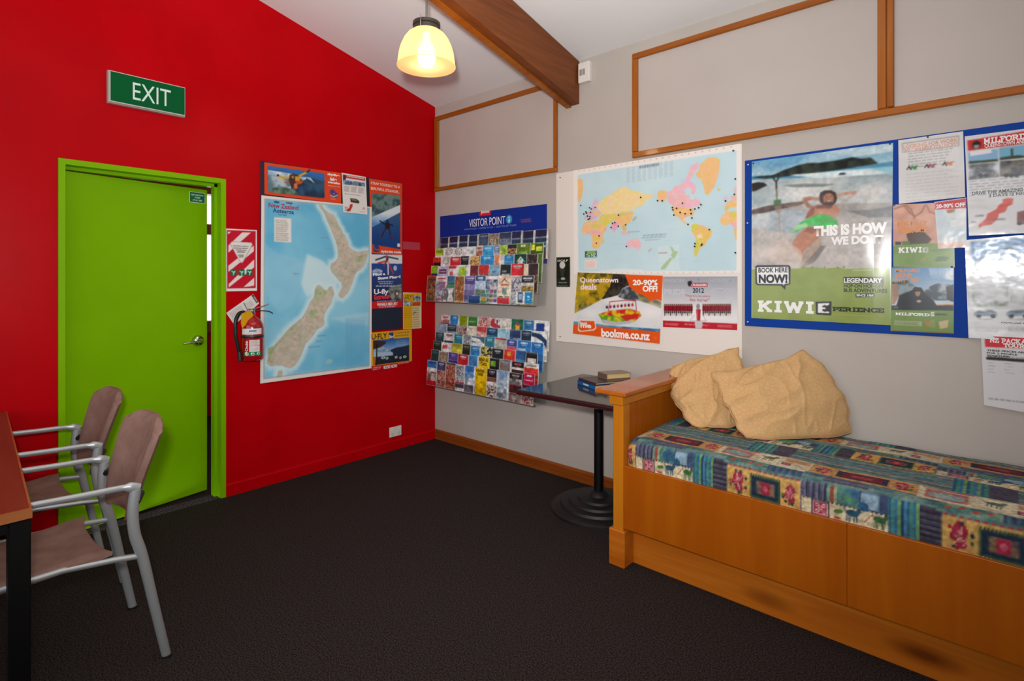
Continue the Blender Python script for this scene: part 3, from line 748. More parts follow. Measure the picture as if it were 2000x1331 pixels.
bm = B(); box(bm, .165, 1.55, -2.925, -2.905, .696, .711); box(bm, .165, 1.55, -3.6, -3.58, .665, .711); box(bm, 1.56, 1.59, -3.565, -2.926, .665, .711); obj('frame', bm, M_black, t)

M_suede = noise_mat('brown_suede', '83655a', '93756a', 14, .95, bump=.25, spec=.12, detail=5, bscale=300)
def make_chair():
    t = thing('armchair', 'x', 'chair', (0, 0, 0), 'armchairs at the timber table')
    for s in (1, -1):
        X = .2235 * s
        leg = smooth_path([(X, 0, 0), (X, -.041, .212), (X, -.076, .394), (X, -.100, .486), (X, -.106, .57), (X, -.098, .645)], 6)
        bm = B(); tube(bm, leg, [.0150 + .0035 * min(1, k / 14) for k in range(len(leg))], 14, ref=(1, 0, 0), flat=.8); obj('rear_leg', bm, M_silver, t, True)
        arm = smooth_path([(X, -.088, .648), (X, -.13, .662), (X, -.25, .668), (X, -.384, .676), (X, -.47, .678), (X, -.525, .666), (X, -.548, .62), (X, -.552, .5), (X, -.545, .3), (X, -.53, 0)], 6)
        k0 = 30
        bm = B(); tube(bm, arm[:k0], [.018] * 6 + [.0115] * (k0 - 6), 14, flat=.75, ref=(1, 0, 0)); obj('arm', bm, M_silver, t, True)
        bm = B(); tube(bm, arm[k0 - 1:], .0135, 12, ref=(1, 0, 0)); obj('front_leg', bm, M_silver, t, True)
        bm = B(); tube(bm, [(X * .99, -.092, .405), (X * .96, -.16, .415), (X * .9, -.3, .428), (X * .93, -.45, .43), (X * .99, -.545, .43)], .011, 10, ref=(1, 0, 0)); obj('side_rail', bm, M_silver, t, True)
        bm = B(); tube(bm, [(X, -.100, .60), (X * .92, -.085, .61), (X * .8, -.07, .615)], [.016, .014, .012], 10); obj('back_bracket', bm, M_dark, t, True)
        bm = B(); lathe(bm, [(.018, 0), (.018, .008), (.0, .008)], (X, 0, 0), 12); obj('foot_cap', bm, M_dark, t)
    # seat pad, dished, with a short tongue at each rear corner
    n = 20; bm = B(); g = {}
    for side in (0, 1):
        for i in range(n + 1):
            for j in range(n + 1):
                a = i / n * 2 - 1; b = j / n
                w_ = .205 + .012 * (1 - b) ** 3
                x = a * w_; y = -.165 - .43 * b + .02 * (1 - abs(a) ** 3) * (1 - b) * -1
                if b > .9: w_ -= (b - .9) * .25; x = a * w_
                z = .447 + .012 * abs(a) ** 2 * (1 - b) + .012 * math.sin(b * math.pi) * -1 - .02 * max(0, b - .8) / .2
                ed = min(1, (1 - abs(a)) * 9, b * 10, (1 - b) * 10)
                z -= side * .036; z += (1 if side else -1) * .011 * (1 - ed) ** 2
                g[(side, i, j)] = bm.verts.new((x, y, z))
        for i in range(n):
            for j in range(n): bm.faces.new((g[(side, i, j)], g[(side, i + 1, j)], g[(side, i + 1, j + 1)], g[(side, i, j + 1)])[::1 if side else -1])
    per = [(i, 0) for i in range(n)] + [(n, j) for j in range(n)] + [(i, n) for i in range(n, 0, -1)] + [(0, j) for j in range(n, 0, -1)]
    for k in range(len(per)):
        a, b = per[k], per[(k + 1) % len(per)]; bm.faces.new((g[(0,) + a], g[(0,) + b], g[(1,) + b], g[(1,) + a]))
    obj('seat', bm, M_suede, t, True)
    # curved backrest shell
    n, m = 24, 28; bm = B(); g = {}
    for side in (0, 1):
        for i in range(n + 1):
            for j in range(m + 1):
                a = i / n * 2 - 1; v = j / m
                hw = .150 + .058 * min(1, v / .75) ** .8
                top = 1 - .10 * max(0, abs(a) - .62) ** 2 / .1444 * .9
                vv = v * (1 - (1 - top) * v ** 6)
                if v > .9: hw -= .045 * ((v - .9) / .1) ** 2
                if v < .1: hw -= .02 * ((.1 - v) / .1) ** 2
                x = a * hw; z = .505 + .357 * vv
                y = -.105 + .092 * vv ** 1.4 + .034 * (1 - a * a)
                ed = min(1, (1 - abs(a)) * 8, v * 12, (1 - v) * 12); th = .034 * (1 - .55 * (1 - ed) ** 2)
                g[(side, i, j)] = bm.verts.new((x, y + (th / 2 if side else -th / 2), z))
        for i in range(n):
            for j in range(m): bm.faces.new((g[(side, i, j)], g[(side, i + 1, j)], g[(side, i + 1, j + 1)], g[(side, i, j + 1)])[::-1 if side else 1])
    per = [(i, 0) for i in range(n)] + [(n, j) for j in range(m)] + [(i, m) for i in range(n, 0, -1)] + [(0, j) for j in range(m, 0, -1)]
    for k in range(len(per)):
        a, b = per[k], per[(k + 1) % len(per)]; bm.faces.new((g[(0,) + a], g[(0,) + b], g[(1,) + b], g[(1,) + a]))
    obj('backrest', bm, M_suede, t, True)
    return t
def dup(root, loc, rotz=0, label=None):
    r = root.copy(); C.objects.link(r); r.location = loc; r.rotation_euler = (0, 0, rotz)
    if label: r['label'] = label
    for ch in list(root.children):
        c = ch.copy(); C.objects.link(c); c.parent = r
        for q in ch.children:
            d = q.copy(); C.objects.link(d); d.parent = c
    return r
ch = make_chair(); ch.location = (1.188, -2.474, 0)
ch['label'] = 'brown suede armchair with silver frame standing nearest, at the table corner'
dup(ch, (.487, -2.447, 0), 0, 'brown suede armchair with silver frame farther back, beside the red wall')

# ------------------------------------------------------------------ pendant lamp
px, py = 1.443, -1.272
t = thing('pendant_lamp', 'lit bell-shaped glass pendant lamp hanging below the sloping ceiling', 'lamp', (px, py, 2.528))
bm = B(); lathe(bm, [(.0055, 2.765), (.0055, ceil_z(py) - .001)], (px, py, 0), 10); obj('rod', bm, mat('grey_rod', '8a8580', .35, .7), t, True)
bm = B(); lathe(bm, [(0, ceil_z(py) + .01), (.05, ceil_z(py) + .01), (.05, ceil_z(py) - .02), (.0, ceil_z(py) - .022)], (px, py, 0), 24); obj('ceiling_rose', bm, M_white, t, True)
bm = B(); lathe(bm, [(.0, 2.768), (.05, 2.766), (.072, 2.758), (.073, 2.742), (.066, 2.739), (.066, 2.733), (.072, 2.730), (.073, 2.712), (.06, 2.708), (0, 2.708)], (px, py, 0), 36); obj('gallery', bm, mat('lamp_cap', '4a4440', .35, .6), t, True)
bm = B(); tube(bm, [(px + .03, py - .062, 2.775), (px + .03, py - .066, 2.705)], .003, 8); obj('screw', bm, M_chrome, t, True)
prof = [(.076, 2.712), (.098, 2.695), (.118, 2.668), (.133, 2.635), (.143, 2.60), (.149, 2.56), (.152, 2.528), (.1545, 2.527), (.1545, 2.53)]
bm = B(); lathe(bm, prof, (px, py, 0), 48)
sh = mat('lamp_glass', 'ffe2a4', .25); n_, l_, b_ = nodes(sh)
trn = n_.new('ShaderNodeBsdfTranslucent'); trn.inputs[0].default_value = lin('ffd6a0'); tra = n_.new('ShaderNodeBsdfTransparent'); tra.inputs[0].default_value = lin('fff6e6')
m1 = n_.new('ShaderNodeMixShader'); m1.inputs[0].default_value = .12; m2 = n_.new('ShaderNodeMixShader'); m2.inputs[0].default_value = .12; gs = n_.new('ShaderNodeBsdfGlossy'); gs.inputs['Roughness'].default_value = .15
em = n_.new('ShaderNodeEmission'); em.inputs[0].default_value = lin('ffd2a0'); em.inputs[1].default_value = .22; ad = n_.new('ShaderNodeAddShader')
l_.new(trn.outputs[0], m1.inputs[1]); l_.new(tra.outputs[0], m1.inputs[2]); l_.new(m1.outputs[0], m2.inputs[1]); l_.new(gs.outputs[0], m2.inputs[2])
l_.new(m2.outputs[0], ad.inputs[0]); l_.new(em.outputs[0], ad.inputs[1]); l_.new(ad.outputs[0], n_['Material Output'].inputs[0])
obj('shade', bm, sh, t, True)
bm = B(); lathe(bm, [(0, 2.545), (.03, 2.552), (.046, 2.575), (.048, 2.60), (.036, 2.635), (.02, 2.66), (.018, 2.705), (0, 2.705)], (px, py, 0), 24); obj('bulb', bm, mat('lit_bulb', 'fff2d0', .4, emit='ffecca', estr=7.5), t, True)
light('lamp_glow', 'POINT', (px, py, 2.50), 4, (1, .8, .5), .05)

# ------------------------------------------------------------------ exit sign, outlet, sensor, extinguisher
t = thing('exit_sign', 'green illuminated exit sign box above the green door', 'sign', (.03, -2.18, 2.468))
obj('housing', box(B(), .0, .030, -2.372, -1.985, 2.378, 2.562, .004, 2), mat('sign_housing', 'b0aaa2', .35, .3), t)
obj('diffuser', box(B(), .030, .046, -2.366, -1.990, 2.384, 2.556, .003, 2), mat('sign_edge', 'd8d4cc', .3), t)
EXIT_F = obj('face', box(B(), .046, .048, -2.362, -1.994, 2.389, 2.551), mat('exit_green', '005a2c', .5, spec=.1), t)
want('EXIT', .0); EXIT_T = t
t = thing('power_outlet', 'white double power outlet low on the red wall', 'power outlet', (.0, -.427, .147))
obj('plate', box(B(), 0, .009, -.485, -.368, .107, .187, .003, 2), M_white, t)
for y in (-.458, -.395):
    obj('switch', box(B(), .009, .013, y - .008, y + .008, .155, .175, .001, 1), M_paperw, t)
    bm = B(); box(bm, .009, .0094, y - .009, y - .006, .128, .138); box(bm, .009, .0094, y + .006, y + .009, .128, .138); box(bm, .009, .0094, y - .0015, y + .0015, .116, .125); obj('socket_slots', bm, M_dark, t)
t = thing('wall_sensor', 'small white plastic sensor box beside the rafter end', 'sensor', (1.595, -.018, 2.81))
obj('case', box(B(), 1.549, 1.642, -.034, -.0, 2.742, 2.878, .005, 2), M_white, t)
bm = B(); box(bm, 1.562, 1.582, -.035, -.033, 2.79, 2.832); box(bm, 1.586, 1.606, -.035, -.033, 2.79, 2.832); obj('louvre', bm, mat('sensor_grey', '9a948c', .5), t)

ex, ey, er = .088, -1.612, .067
t = EXT = thing('fire_extinguisher', 'red fire extinguisher hanging on the wall beside the green door', 'fire extinguisher', (ex, ey, .872))
bm = B(); lathe(bm, [(0, .872), (.05, .872), (.062, .878), (er, .89), (er, 1.085), (.062, 1.11), (.05, 1.132), (.03, 1.15), (.02, 1.157), (.02, 1.172), (0, 1.172)], (ex, ey, 0), 40)
obj('cylinder', bm, mat('extinguisher_red', 'a00812', .2, coat=.4), t, True)
bm = B(); lathe(bm, [(.016, 1.168), (.018, 1.175), (.018, 1.2), (.012, 1.206), (0, 1.206)], (ex, ey, 0), 20); tube(bm, [(ex, ey, 1.187), (ex, ey - .055, 1.187)], .009, 10); obj('valve', bm, M_chrome, t, True)
bm = B(); tube(bm, smooth_path([(ex + .005, ey - .03, 1.205), (ex + .012, ey + .01, 1.207), (ex + .02, ey + .06, 1.222), (ex + .02, ey + .095, 1.236)], 5), .0075, 10, flat=.45); obj('squeeze_lever', bm, M_chrome, t, True)
bm = B(); tube(bm, smooth_path([(ex + .005, ey - .01, 1.19), (ex + .012, ey + .05, 1.192), (ex + .016, ey + .1, 1.186), (ex + .016, ey + .125, 1.172)], 5), .0075, 10, flat=.45); obj('carry_handle', bm, mat('lever_dark', '4a4848', .35, .6), t, True)
hz = [(ex, ey - .05, 1.187), (ex + .005, ey - .085, 1.178), (ex + .012, ey - .108, 1.13), (ex + .014, ey - .110, 1.06), (ex + .012, ey - .098, .985), (ex + .01, ey - .085, .93)]
bm = B(); tube(bm, smooth_path(hz, 8), .0115, 12); obj('hose', bm, mat('hose_rubber', '0a0a0b', .45), t, True)
bm = B(); tube(bm, [(ex + .01, ey - .0865, .935), (ex + .010, ey - .083, .915), (ex + .01, ey - .08, .88)], [.0125, .0145, .016], 14); obj('nozzle', bm, M_dark, t, True)
bm = B(); lathe(bm, [(er + .0006, 1.02), (er + .002, 1.022), (er + .002, 1.034), (er + .0006, 1.036)], (ex, ey, 0), 40); obj('strap', bm, M_dark, t, True)
bm = B(); box(bm, 0, .012, ey - .022, ey + .022, .95, 1.14); box(bm, .012, .024, ey - .012, ey + .012, 1.09, 1.13); obj('bracket', bm, M_dark, t)
bm = B(); prism(bm, [(-.083, 1.18), (-.022, 1.198), (.0, 1.165), (-.05, 1.11), (-.078, 1.085), (-.086, 1.12)], lambda a, b, d: (ex + .028 + d + (a + .04) * -.2, ey + a, b), 0, .001); obj('tag', bm, mat('yellow_tag', 'd8a000', .5), t)['label'] = 'yellow tag tied at the valve'
def cyl_label(name, z0, z1, a0, a1, art, lab):
    nx, nz = 60, max(4, int((z1 - z0) / .002)); u, v = np.meshgrid(np.linspace(0, 1, nx), np.linspace(0, 1, nz)); u, v = u.ravel(), v.ravel()
    ang = np.radians(a0 + (a1 - a0) * u); r = er + .0012
    A = Art(np.stack([u * 100, v * 100], 1), 1.6); art(A)
    V = np.stack([ex + r * np.cos(ang), ey + r * np.sin(ang), z0 + (z1 - z0) * v], 1); idx = np.arange(nx * nz).reshape(nz, nx)
    Q = np.stack([idx[:-1, :-1], idx[:-1, 1:], idx[1:, 1:], idx[1:, :-1]], -1).reshape(-1, 4)
    me = bpy.data.meshes.new(name); me.from_pydata(V.tolist(), [], Q.tolist()); me.polygons.foreach_set('use_smooth', [True] * len(Q))
    at = me.color_attributes.new('Col', 'FLOAT_COLOR', 'POINT'); at.data.foreach_set('color', np.concatenate([tolin(np.clip(A.c, 0, 1)), np.ones((len(V), 1))], 1).ravel())
    o = link_mesh(name, me, M_gloss, EXT); o['label'] = lab; return o
def lab_band(A):
    A.c[:] = srgb('dcdcdc'); A.rect((38, 75, 72, 45), '5a86b0'); A.copy_lines((30, 34, 80, 12), 2, '9aa0a8', 3)
def lab_main(A):
    A.c[:] = srgb('9a0a14'); A.rect((36, 100, 88, 26), 'e2dcd8'); A.copy_lines((40, 96, 84, 62), 7, 'b8787a', 5); A.copy_lines((40, 55, 84, 30), 5, 'a8a0a0', 8); A.line([(36, 60), (88, 64)], 2, 'c05058')
    A.rect((10, 26, 96, 2), '0c7a48')
    for x in (24, 52, 80): A.ell((x, 14), 9, 9, 'cfe8d8'); A.poly([(x - 6, 6), (x + 7, 10), (x + 2, 22)], '0c7a48')
cyl_label('service_label', 1.045, 1.082, -82, 30, lab_band, 'white service band with blue print')
FRONT_L = cyl_label('front_label', .905, 1.010, -75, 30, lab_main, 'instruction label with green pictogram strip')
want('Chubb', .025); want('C', .06)

# ------------------------------------------------------------------ boards on the red wall
t = tag(obj('display_board', box(B(), .001, .010, -1.524, -.357, .99, 2.197, .002, 1), mat('navy_board', '0d1a33', .6), None, loc=(.005, -.94, 1.6)), 'dark navy pin board mostly covered by posters on the red wall', 'notice board')
BORD = 'e8e2dc'
NZ_N = Z('A', "545,305 560,300 575,325 600,345 625,355 640,385 650,410 665,430 672,455 688,465 690,480 700,500 705,525 730,545 755,552 785,545 808,542 803,565 798,590 785,620 770,640 745,655 735,675 725,705 715,730 705,755 690,775 670,795 655,790 648,775 660,755 668,735 665,710 650,700 635,680 612,655 605,630 612,610 635,600 645,585 648,560 645,535 640,510 632,485 622,460 610,430 597,400 585,375 578,350")
NZ_S = Z('A', "545,725 560,735 570,750 590,755 600,735 615,735 622,760 625,775 615,800 605,830 590,850 575,880 570,905 575,935 555,950 535,960 520,985 500,1010 475,1035 465,1060 455,1085 445,1110 430,1135 415,1155 395,1165 370,1160 350,1150 320,1150 290,1155 270,1140 275,1110 290,1075 315,1045 345,1005 375,970 400,945 430,920 460,895 475,870 490,840 500,815 520,790 525,755 530,735")
NZ_ST = Z('A', "330,1180 350,1175 355,1195 340,1215 322,1212 325,1195")
def art_nz(A):
    A.c[:] = srgb(BORD)
    inn = Z('A', "258,270 812,318 812,1152 254,1220")
    sea = two('5fb4da', '8fd0e8', 330, 2, .3, .7, 1, 1, 4)
    A.poly(inn, sea); edge_ = np.nonzero(np.abs(A.c - srgb(BORD)).sum(1) < .02)[0]
    A.poly(Z('A', "250,500 330,560 420,580 500,640 450,720 400,840 330,880 270,780 250,640"), '9ad0e6', .5)
    A.poly(Z('A', "460,300 560,380 600,480 590,560 470,610 440,480 520,400"), '6fbfe2', .5)
    # pale shelf round the land
    for (dx, al, w) in ((0, .35, 70), (0, .45, 42), (0, .6, 20)):
        for L in (NZ_N, NZ_S, NZ_ST):
            A.line(list(L) + [L[0]], w, 'd3ebf0', al)
    A.poly(Z('A', "480,560 570,600 640,700 640,790 560,740 480,790 450,720"), 'd3ebf0', .85)
    A.poly(Z('A', "258,270 300,262 545,300 520,290"), 'a8d8ea', .6)
    A.poly(Z('A', "600,900 812,870 812,940 700,930"), 'b5dcea', .7)
    A.blur(7)
    for L in (NZ_N, NZ_S, NZ_ST): A.line(list(L) + [L[0]], 16, 'd3ebf0', .5)
    land = two('b9b6a0', 'd2c4b4', 28, 6, .3, .7)
    A.c[edge_] = srgb(BORD)
    for L in (NZ_N, NZ_S, NZ_ST): A.poly(L, land)
    for b in ("275,1060 300,1050 420,930 440,930 330,1040 300,1080 285,1140 275,1130", "525,745 560,740 590,765 560,800 520,810", "495,870 530,850 545,870 510,900", "735,590 760,570 785,560 780,600 745,610", "640,400 650,430 630,420"):
        A.poly(Z('A', b), two('9db07c', 'b9c09a', 18, 3), .8)
    r = random.Random(5)
    for L in (NZ_N, NZ_S):
        lo = np.min(L, 0); hi = np.max(L, 0)
        Lp = np.array(L, float); q = np.roll(Lp, -1, 0)
        def inside(p): return sum(((y0 > p[1]) != (y1 > p[1])) and p[0] < (x1 - x0) * (p[1] - y0) / (y1 - y0 + 1e-9) + x0 for (x0, y0), (x1, y1) in zip(Lp, q)) % 2
        for _ in range(170):
            p = (r.uniform(lo[0], hi[0]), r.uniform(lo[1], hi[1]))
            if not inside(p): continue
            a = r.uniform(0, 6.28); d = r.uniform(14, 34); e = (p[0] + d * math.cos(a), p[1] + d * math.sin(a)); m_ = ((p[0] + e[0]) / 2 + r.uniform(-6, 6), (p[1] + e[1]) / 2 + r.uniform(-6, 6))
            if inside(e): A.line([p, m_, e], 3.0, r.choice(['b06a5c', 'c07c6a', 'a8705a', '8a9a70']), .75)
        A.line(list(L) + [L[0]], 3, '8a9aa0', .6)
    for k in range(11): x0, z1, x1, z0 = ZB('A', "690,905 694,1160"); x = x0 + k * 15; A.rect((x, z1 - k * 1.5, x + 4, z0 + k * 3), '4a8ab8', .55)
    A.rect(ZB('A', "680,898 812,1160"), '7abfe0', .25)
    for b in ("262,285 262,1215", ): pass
    A.line(inn + [inn[0]], 5, '7c8a92', .8)
    A.rect(ZB('A', "308,366 398,500"), 'eee8de'); A.copy_lines(ZB('A', "316,376 392,495"), 10, '9a9a98', 2)
    A.rect(ZB('A', "308,281 335,292"), '1c3c7a'); A.rect(ZB('A', "372,287 405,297"), '1c3c7a')
    for b in ("555,470 600,480", "395,600 480,604", "580,530 620,536", "535,990 590,996", "530,1020 570,1026", "490,1050 560,1054", "410,660 440,672"): A.copy_lines(ZB('A', b), 1, '6a8fb0', 7, .6, .7)
    A.ell(Z('A', "600,1130")[0], 30, 18, 'a9cfc8', 0, .7)
MAPW = lambda u, v: .0012 * np.sin(u * 5 + v * 9)
sheet('wall_map', 'red', Z('A', "240,250 825,312 824,1166 234,1247"), .0155, art_nz, M_gloss, 'large blue paper map of two long islands beside the extinguisher', 'map', 4.0,
      [('New Zealand', ZB('A', "278,289 436,329"), 'b4203c', .02), ('Aotearoa', ZB('A', "300,318 412,351"), '243a78', .02), ('South Island', ZB('A', "330,346 372,360"), '3a4a7a', 0)], bulge=MAPW)

# landscape skydiving poster
def art_skyh(A):
    A.c[:] = srgb('e2461e')
    fr = Z('S', "150,95 870,195 882,210 882,505 870,518 160,440 145,425 140,110")
    zt, zb = 2165, 1990
    A.poly(fr, grad(2160, '2f6fb4', 2000, '1c3450', .35, 90, 4))
    A.poly(Z('S', "145,150 400,190 640,250 640,290 300,240 145,210"), two('dfe6ee', '9cb8d4', 40, 3))
    A.poly(Z('S', "145,215 400,260 450,380 400,450 160,440 145,425"), two('b9c4cc', '5a7a8c', 45, 9, .3, .6))
    A.poly(Z('S', "180,390 330,370 480,400 560,480 300,458 165,440"), two('3a5648', '6a8a7c', 30, 5))
    A.poly(Z('S', "560,300 700,250 882,300 882,505 700,495 540,470"), two('16324e', '2c5678', 60, 6))
    A.poly(Z('S', "620,240 700,250 760,330 690,280"), 'dfe6ee', .8)
    # jumpers
    A.line(Z('S', "285,225 340,250 440,255"), 15, 'd8a830'); A.line(Z('S', "520,250 590,210 655,180"), 14, 'd8a830'); A.ell(Z('S', "275,220")[0], 9, 7, '1a1a20'); A.line(Z('S', "650,182 690,150"), 9, '1a1c20')
    A.poly(Z('S', "430,210 480,200 530,215 560,250 610,310 540,370 470,390 440,340 420,270"), '4a2a20'); A.ell(Z('S', "468,235")[0], 14, 15, '6a3a28'); A.ell(Z('S', "468,245")[0], 9, 8, 'c08a6c')
    A.poly(Z('S', "500,230 570,240 560,290 500,300"), 'd0a02c'); A.poly(Z('S', "500,290 610,290 580,330 520,340"), 'd05028'); A.ell(Z('S', "505,350")[0], 13, 14, 'c8845c'); A.poly(Z('S', "470,370 540,370 520,400 490,400"), 'd86030'); A.line(Z('S', "360,310 430,315"), 6, 'c0402c')
    A.poly(Z('S', "950,420 990,400 1060,470 1040,510 970,500"), '2a4a96'); A.line(Z('S', "960,480 1000,500 1050,480"), 6, 'e8e8e8'); A.ell(Z('S', "1005,460")[0], 10, 7, 'e2461e')
    A.copy_lines(ZB('S', "960,520 1045,540"), 1, 'f0e0d8', 2)
sheet('poster', 'red', Z('S', "98,50 1098,190 1098,590 100,465"), .0115, art_skyh, M_gloss, 'wide orange poster of tandem skydivers above the blue map', 'poster', 3.2,
      [('skydive', ZB('S', "920,185 1075,250"), 'f4ece6', .05), ('lake', ZB('S', "955,245 1040,300"), 'f4ece6', .05), ('wanaka', ZB('S', "920,290 1082,342"), 'f4ece6', .05), ('THE ULTIMATE JUMP', ZB('S', "922,348 1080,380"), 'f0dcd0', .02)])
def art_flyer(A):
    A.c[:] = srgb('e6e2de')
    A.rect(ZB('S', "1112,212 1400,295"), 'c23a3c'); A.rect(ZB('S', "1112,212 1150,290"), '4a3434')
    A.poly(Z('S', "1110,278 1395,320 1398,370 1112,338"), two('9fc0dc', '4a6a8a', 30, 2)); A.poly(Z('S', "1215,310 1345,328 1348,365 1218,350"), two('2a3a4a', '7a8a96', 20, 5))
    for c in ("1120,352 1205,440", "1215,362 1300,452", "1308,375 1392,465"): A.copy_lines(ZB('S', c), 7, '8a8680', 4)
    A.copy_lines(ZB('S', "1130,462 1390,490"), 1, '2a2a2a', 5, .7); A.copy_lines(ZB('S', "1200,492 1345,510"), 1, '2a2a2a', 6, .7)
    A.poly(Z('S', "1205,520 1290,530 1325,560 1320,588 1215,572"), '3a3230'); A.poly(Z('S', "1222,530 1285,538 1300,556 1230,548"), '8a8078')
    A.poly(Z('S', "1205,600 1240,595 1235,630 1205,690 1165,692 1165,665 1195,645"), 'b83430'); A.ell(Z('S', "1382,655")[0], 9, 8, 'c85048'); A.ell(Z('S', "1382,655")[0], 5, 5, 'e6e2de')
    A.copy_lines(ZB('S', "1135,625 1180,690"), 4, '8a4a46', 3); A.copy_lines(ZB('S', "1330,690 1400,705"), 1, '8a8680', 3)
sheet('flyer', 'red', Z('S', "1095,188 1410,245 1430,732 1115,700"), .0215, art_flyer, M_print, 'small white flyer with red heading pinned between the two skydiving posters', 'flyer', 2.6, [('CAMPERVANS', ZB('S', "1160,225 1385,275"), 'f0e8e4', .03)])
def art_skyv(A):
    A.c[:] = srgb('e2461e')
    ph = Z('A', "828,240 978,250 978,535 828,510")
    A.poly(ph, grad(2090, '4a7090', 1640, '123a80', .1, 80, 2))
    A.poly(Z('A', "828,240 978,250 978,300 828,365"), two('33505a', '6d8a84', 40, 7, .35, .62))
    A.poly(Z('A', "828,365 978,300 978,340 828,420"), grad(1930, 'dfe8f0', 1840, '5a90c8', .3, 50, 3))
    A.line(Z('A', "870,385 893,402 910,400 938,410"), 11, '181c28'); A.ell(Z('A', "910,388")[0], 11, 13, '1c1c24'); A.poly(Z('A', "898,395 922,397 924,430 897,428"), '221c24'); A.line(Z('A', "903,425 890,445 878,470"), 12, '3a2430'); A.line(Z('A', "918,425 925,455 936,485"), 12, '3a2430'); A.line(Z('A', "880,455 872,472"), 8, '7a3038'); A.line(Z('A', "928,462 940,488"), 8, '7a3038')
    A.poly(Z('A', "832,520 855,508 870,530 862,552 838,550"), '2a3f78'); A.line(Z('A', "836,522 850,540 866,536"), 7, 'd85030'); A.rect(ZB('A', "962,505 977,524"), 'e8e4e0')
sheet('poster', 'red', Z('A', "812,160 988,188 988,568 828,556"), .0115, art_skyv, M_gloss, 'tall orange poster of a lone skydiver in free fall', 'poster', 3.,
      [('STRAP YOURSELF TO A', ZB('A', "822,177 976,214"), 'f2d8cc', .02), ('BEAUTIFUL STRANGER...', ZB('A', "822,204 976,241"), 'f2d8cc', .02), ('skydive lake wanaka', ZB('A', "876,540 982,562"), 'f4e8e0', .03)])
def art_stunt(A):
    A.c[:] = srgb('16326e')
    P = A.P
    A.poly(Z('U', "70,90 395,100 395,190 70,190"), 'dedee0')
    A.poly(Z('U', "70,185 395,190 395,580 70,585"), grad(1500, '1c3f8c', 1230, '101c40', .2, 60, 2))
    A.poly(Z('U', "80,260 130,235 190,260 185,300 85,310"), two('c8d4e4', '6a86b4', 25, 3), .9); A.ell(Z('U', "320,235")[0], 18, 22, 'b8d4f0', 0, .9)
    for a, b, c in (("232,110", "118,150", '3a4656'), ("232,115", "350,140", '3a4656'), ("235,150", "300,290", 'c03030'), ("240,160", "345,185", 'd8d8dc'), ("232,160", "140,185", 'b84040'), ("245,180", "248,300", 'e0d8dc'), ("240,150", "200,210", '8a3a4a')):
        A.line([Z('U', a)[0], Z('U', b)[0]], 13, c)
    A.ell(Z('U', "237,140")[0], 13, 18, '5a3a44'); A.ell(Z('U', "235,110")[0], 9, 9, 'c8404a')
    A.poly(Z('U', "255,430 385,400 390,580 300,585 250,500"), two('2a3a3a', '8a8e88', 40, 5, .3, .6)); A.ell(Z('U', "335,500")[0], 22, 26, '6a3a34'); A.ell(Z('U', "340,500")[0], 10, 12, 'd8ccc8')
    for b in ("140,360 330,388", "155,378 320,410", "120,400 355,440"): A.copy_lines(ZB('U', b), 1, 'c8d0e0', 5, .35)
    A.rect(ZB('U', "72,582 395,655"), 'c8141c'); A.copy_lines(ZB('U', "130,570 345,584"), 1, 'a8b0c8', 3); A.copy_lines(ZB('U', "150,628 330,642"), 1, 'f0d0d0', 4)
    A.line(Z('U', "110,548 180,530 240,545 265,515"), 12, 'c01c2c')
sheet('poster', 'red', Z('U', "72,85 393,98 392,640 74,658"), .0118, art_stunt, M_gloss, 'dark blue stunt plane poster below the lone skydiver poster', 'poster', 2.6,
      [('Pilot a', ZB('U', "88,290 218,318"), 'f0f0f4', .05, 4), ('Stunt Plane!', ZB('U', "140,326 376,356"), 'f0f0f4', .05, 4), ('U-fly', ZB('U', "100,452 250,520"), 'f0f0f4', .03), ('Extreme', ZB('U', "105,512 262,562"), 'e03040', .03, 4), ('WANAKA 0800 UFLY', ZB('U', "130,596 345,620"), 'f4e4e4', .03)])
def art_yf(A):
    A.c[:] = srgb('e0dcd4'); A.rect(ZB('U', "412,498 592,855"), 'd8a410'); A.poly(Z('U', "505,518 590,520 592,585 520,572"), two('3a4654', 'c8ccd0', 25, 3)); A.poly(Z('U', "412,570 505,580 500,630 412,625"), two('c8ccd4', '5a6a80', 22, 6)); A.rect(ZB('U', "505,590 590,625"), 'b84a20')
    A.rect(ZB('U', "505,632 592,855"), 'd8cab0', .75); A.copy_lines(ZB('U', "510,640 588,850"), 9, '9a8a78', 6); A.copy_lines(ZB('U', "415,645 500,760"), 5, 'a87808', 4, .3); A.line(Z('U', "512,720 530,690 545,700"), 5, '3a3a3a')
sheet('flyer', 'red', Z('U', "408,488 600,492 600,858 410,872"), .002, art_yf, M_print, 'small yellow flyer with white edge at the right of the navy board', 'flyer', 2.6, [('U-FLY', ZB('U', "412,515 500,560"), '5a3c08', .02)])
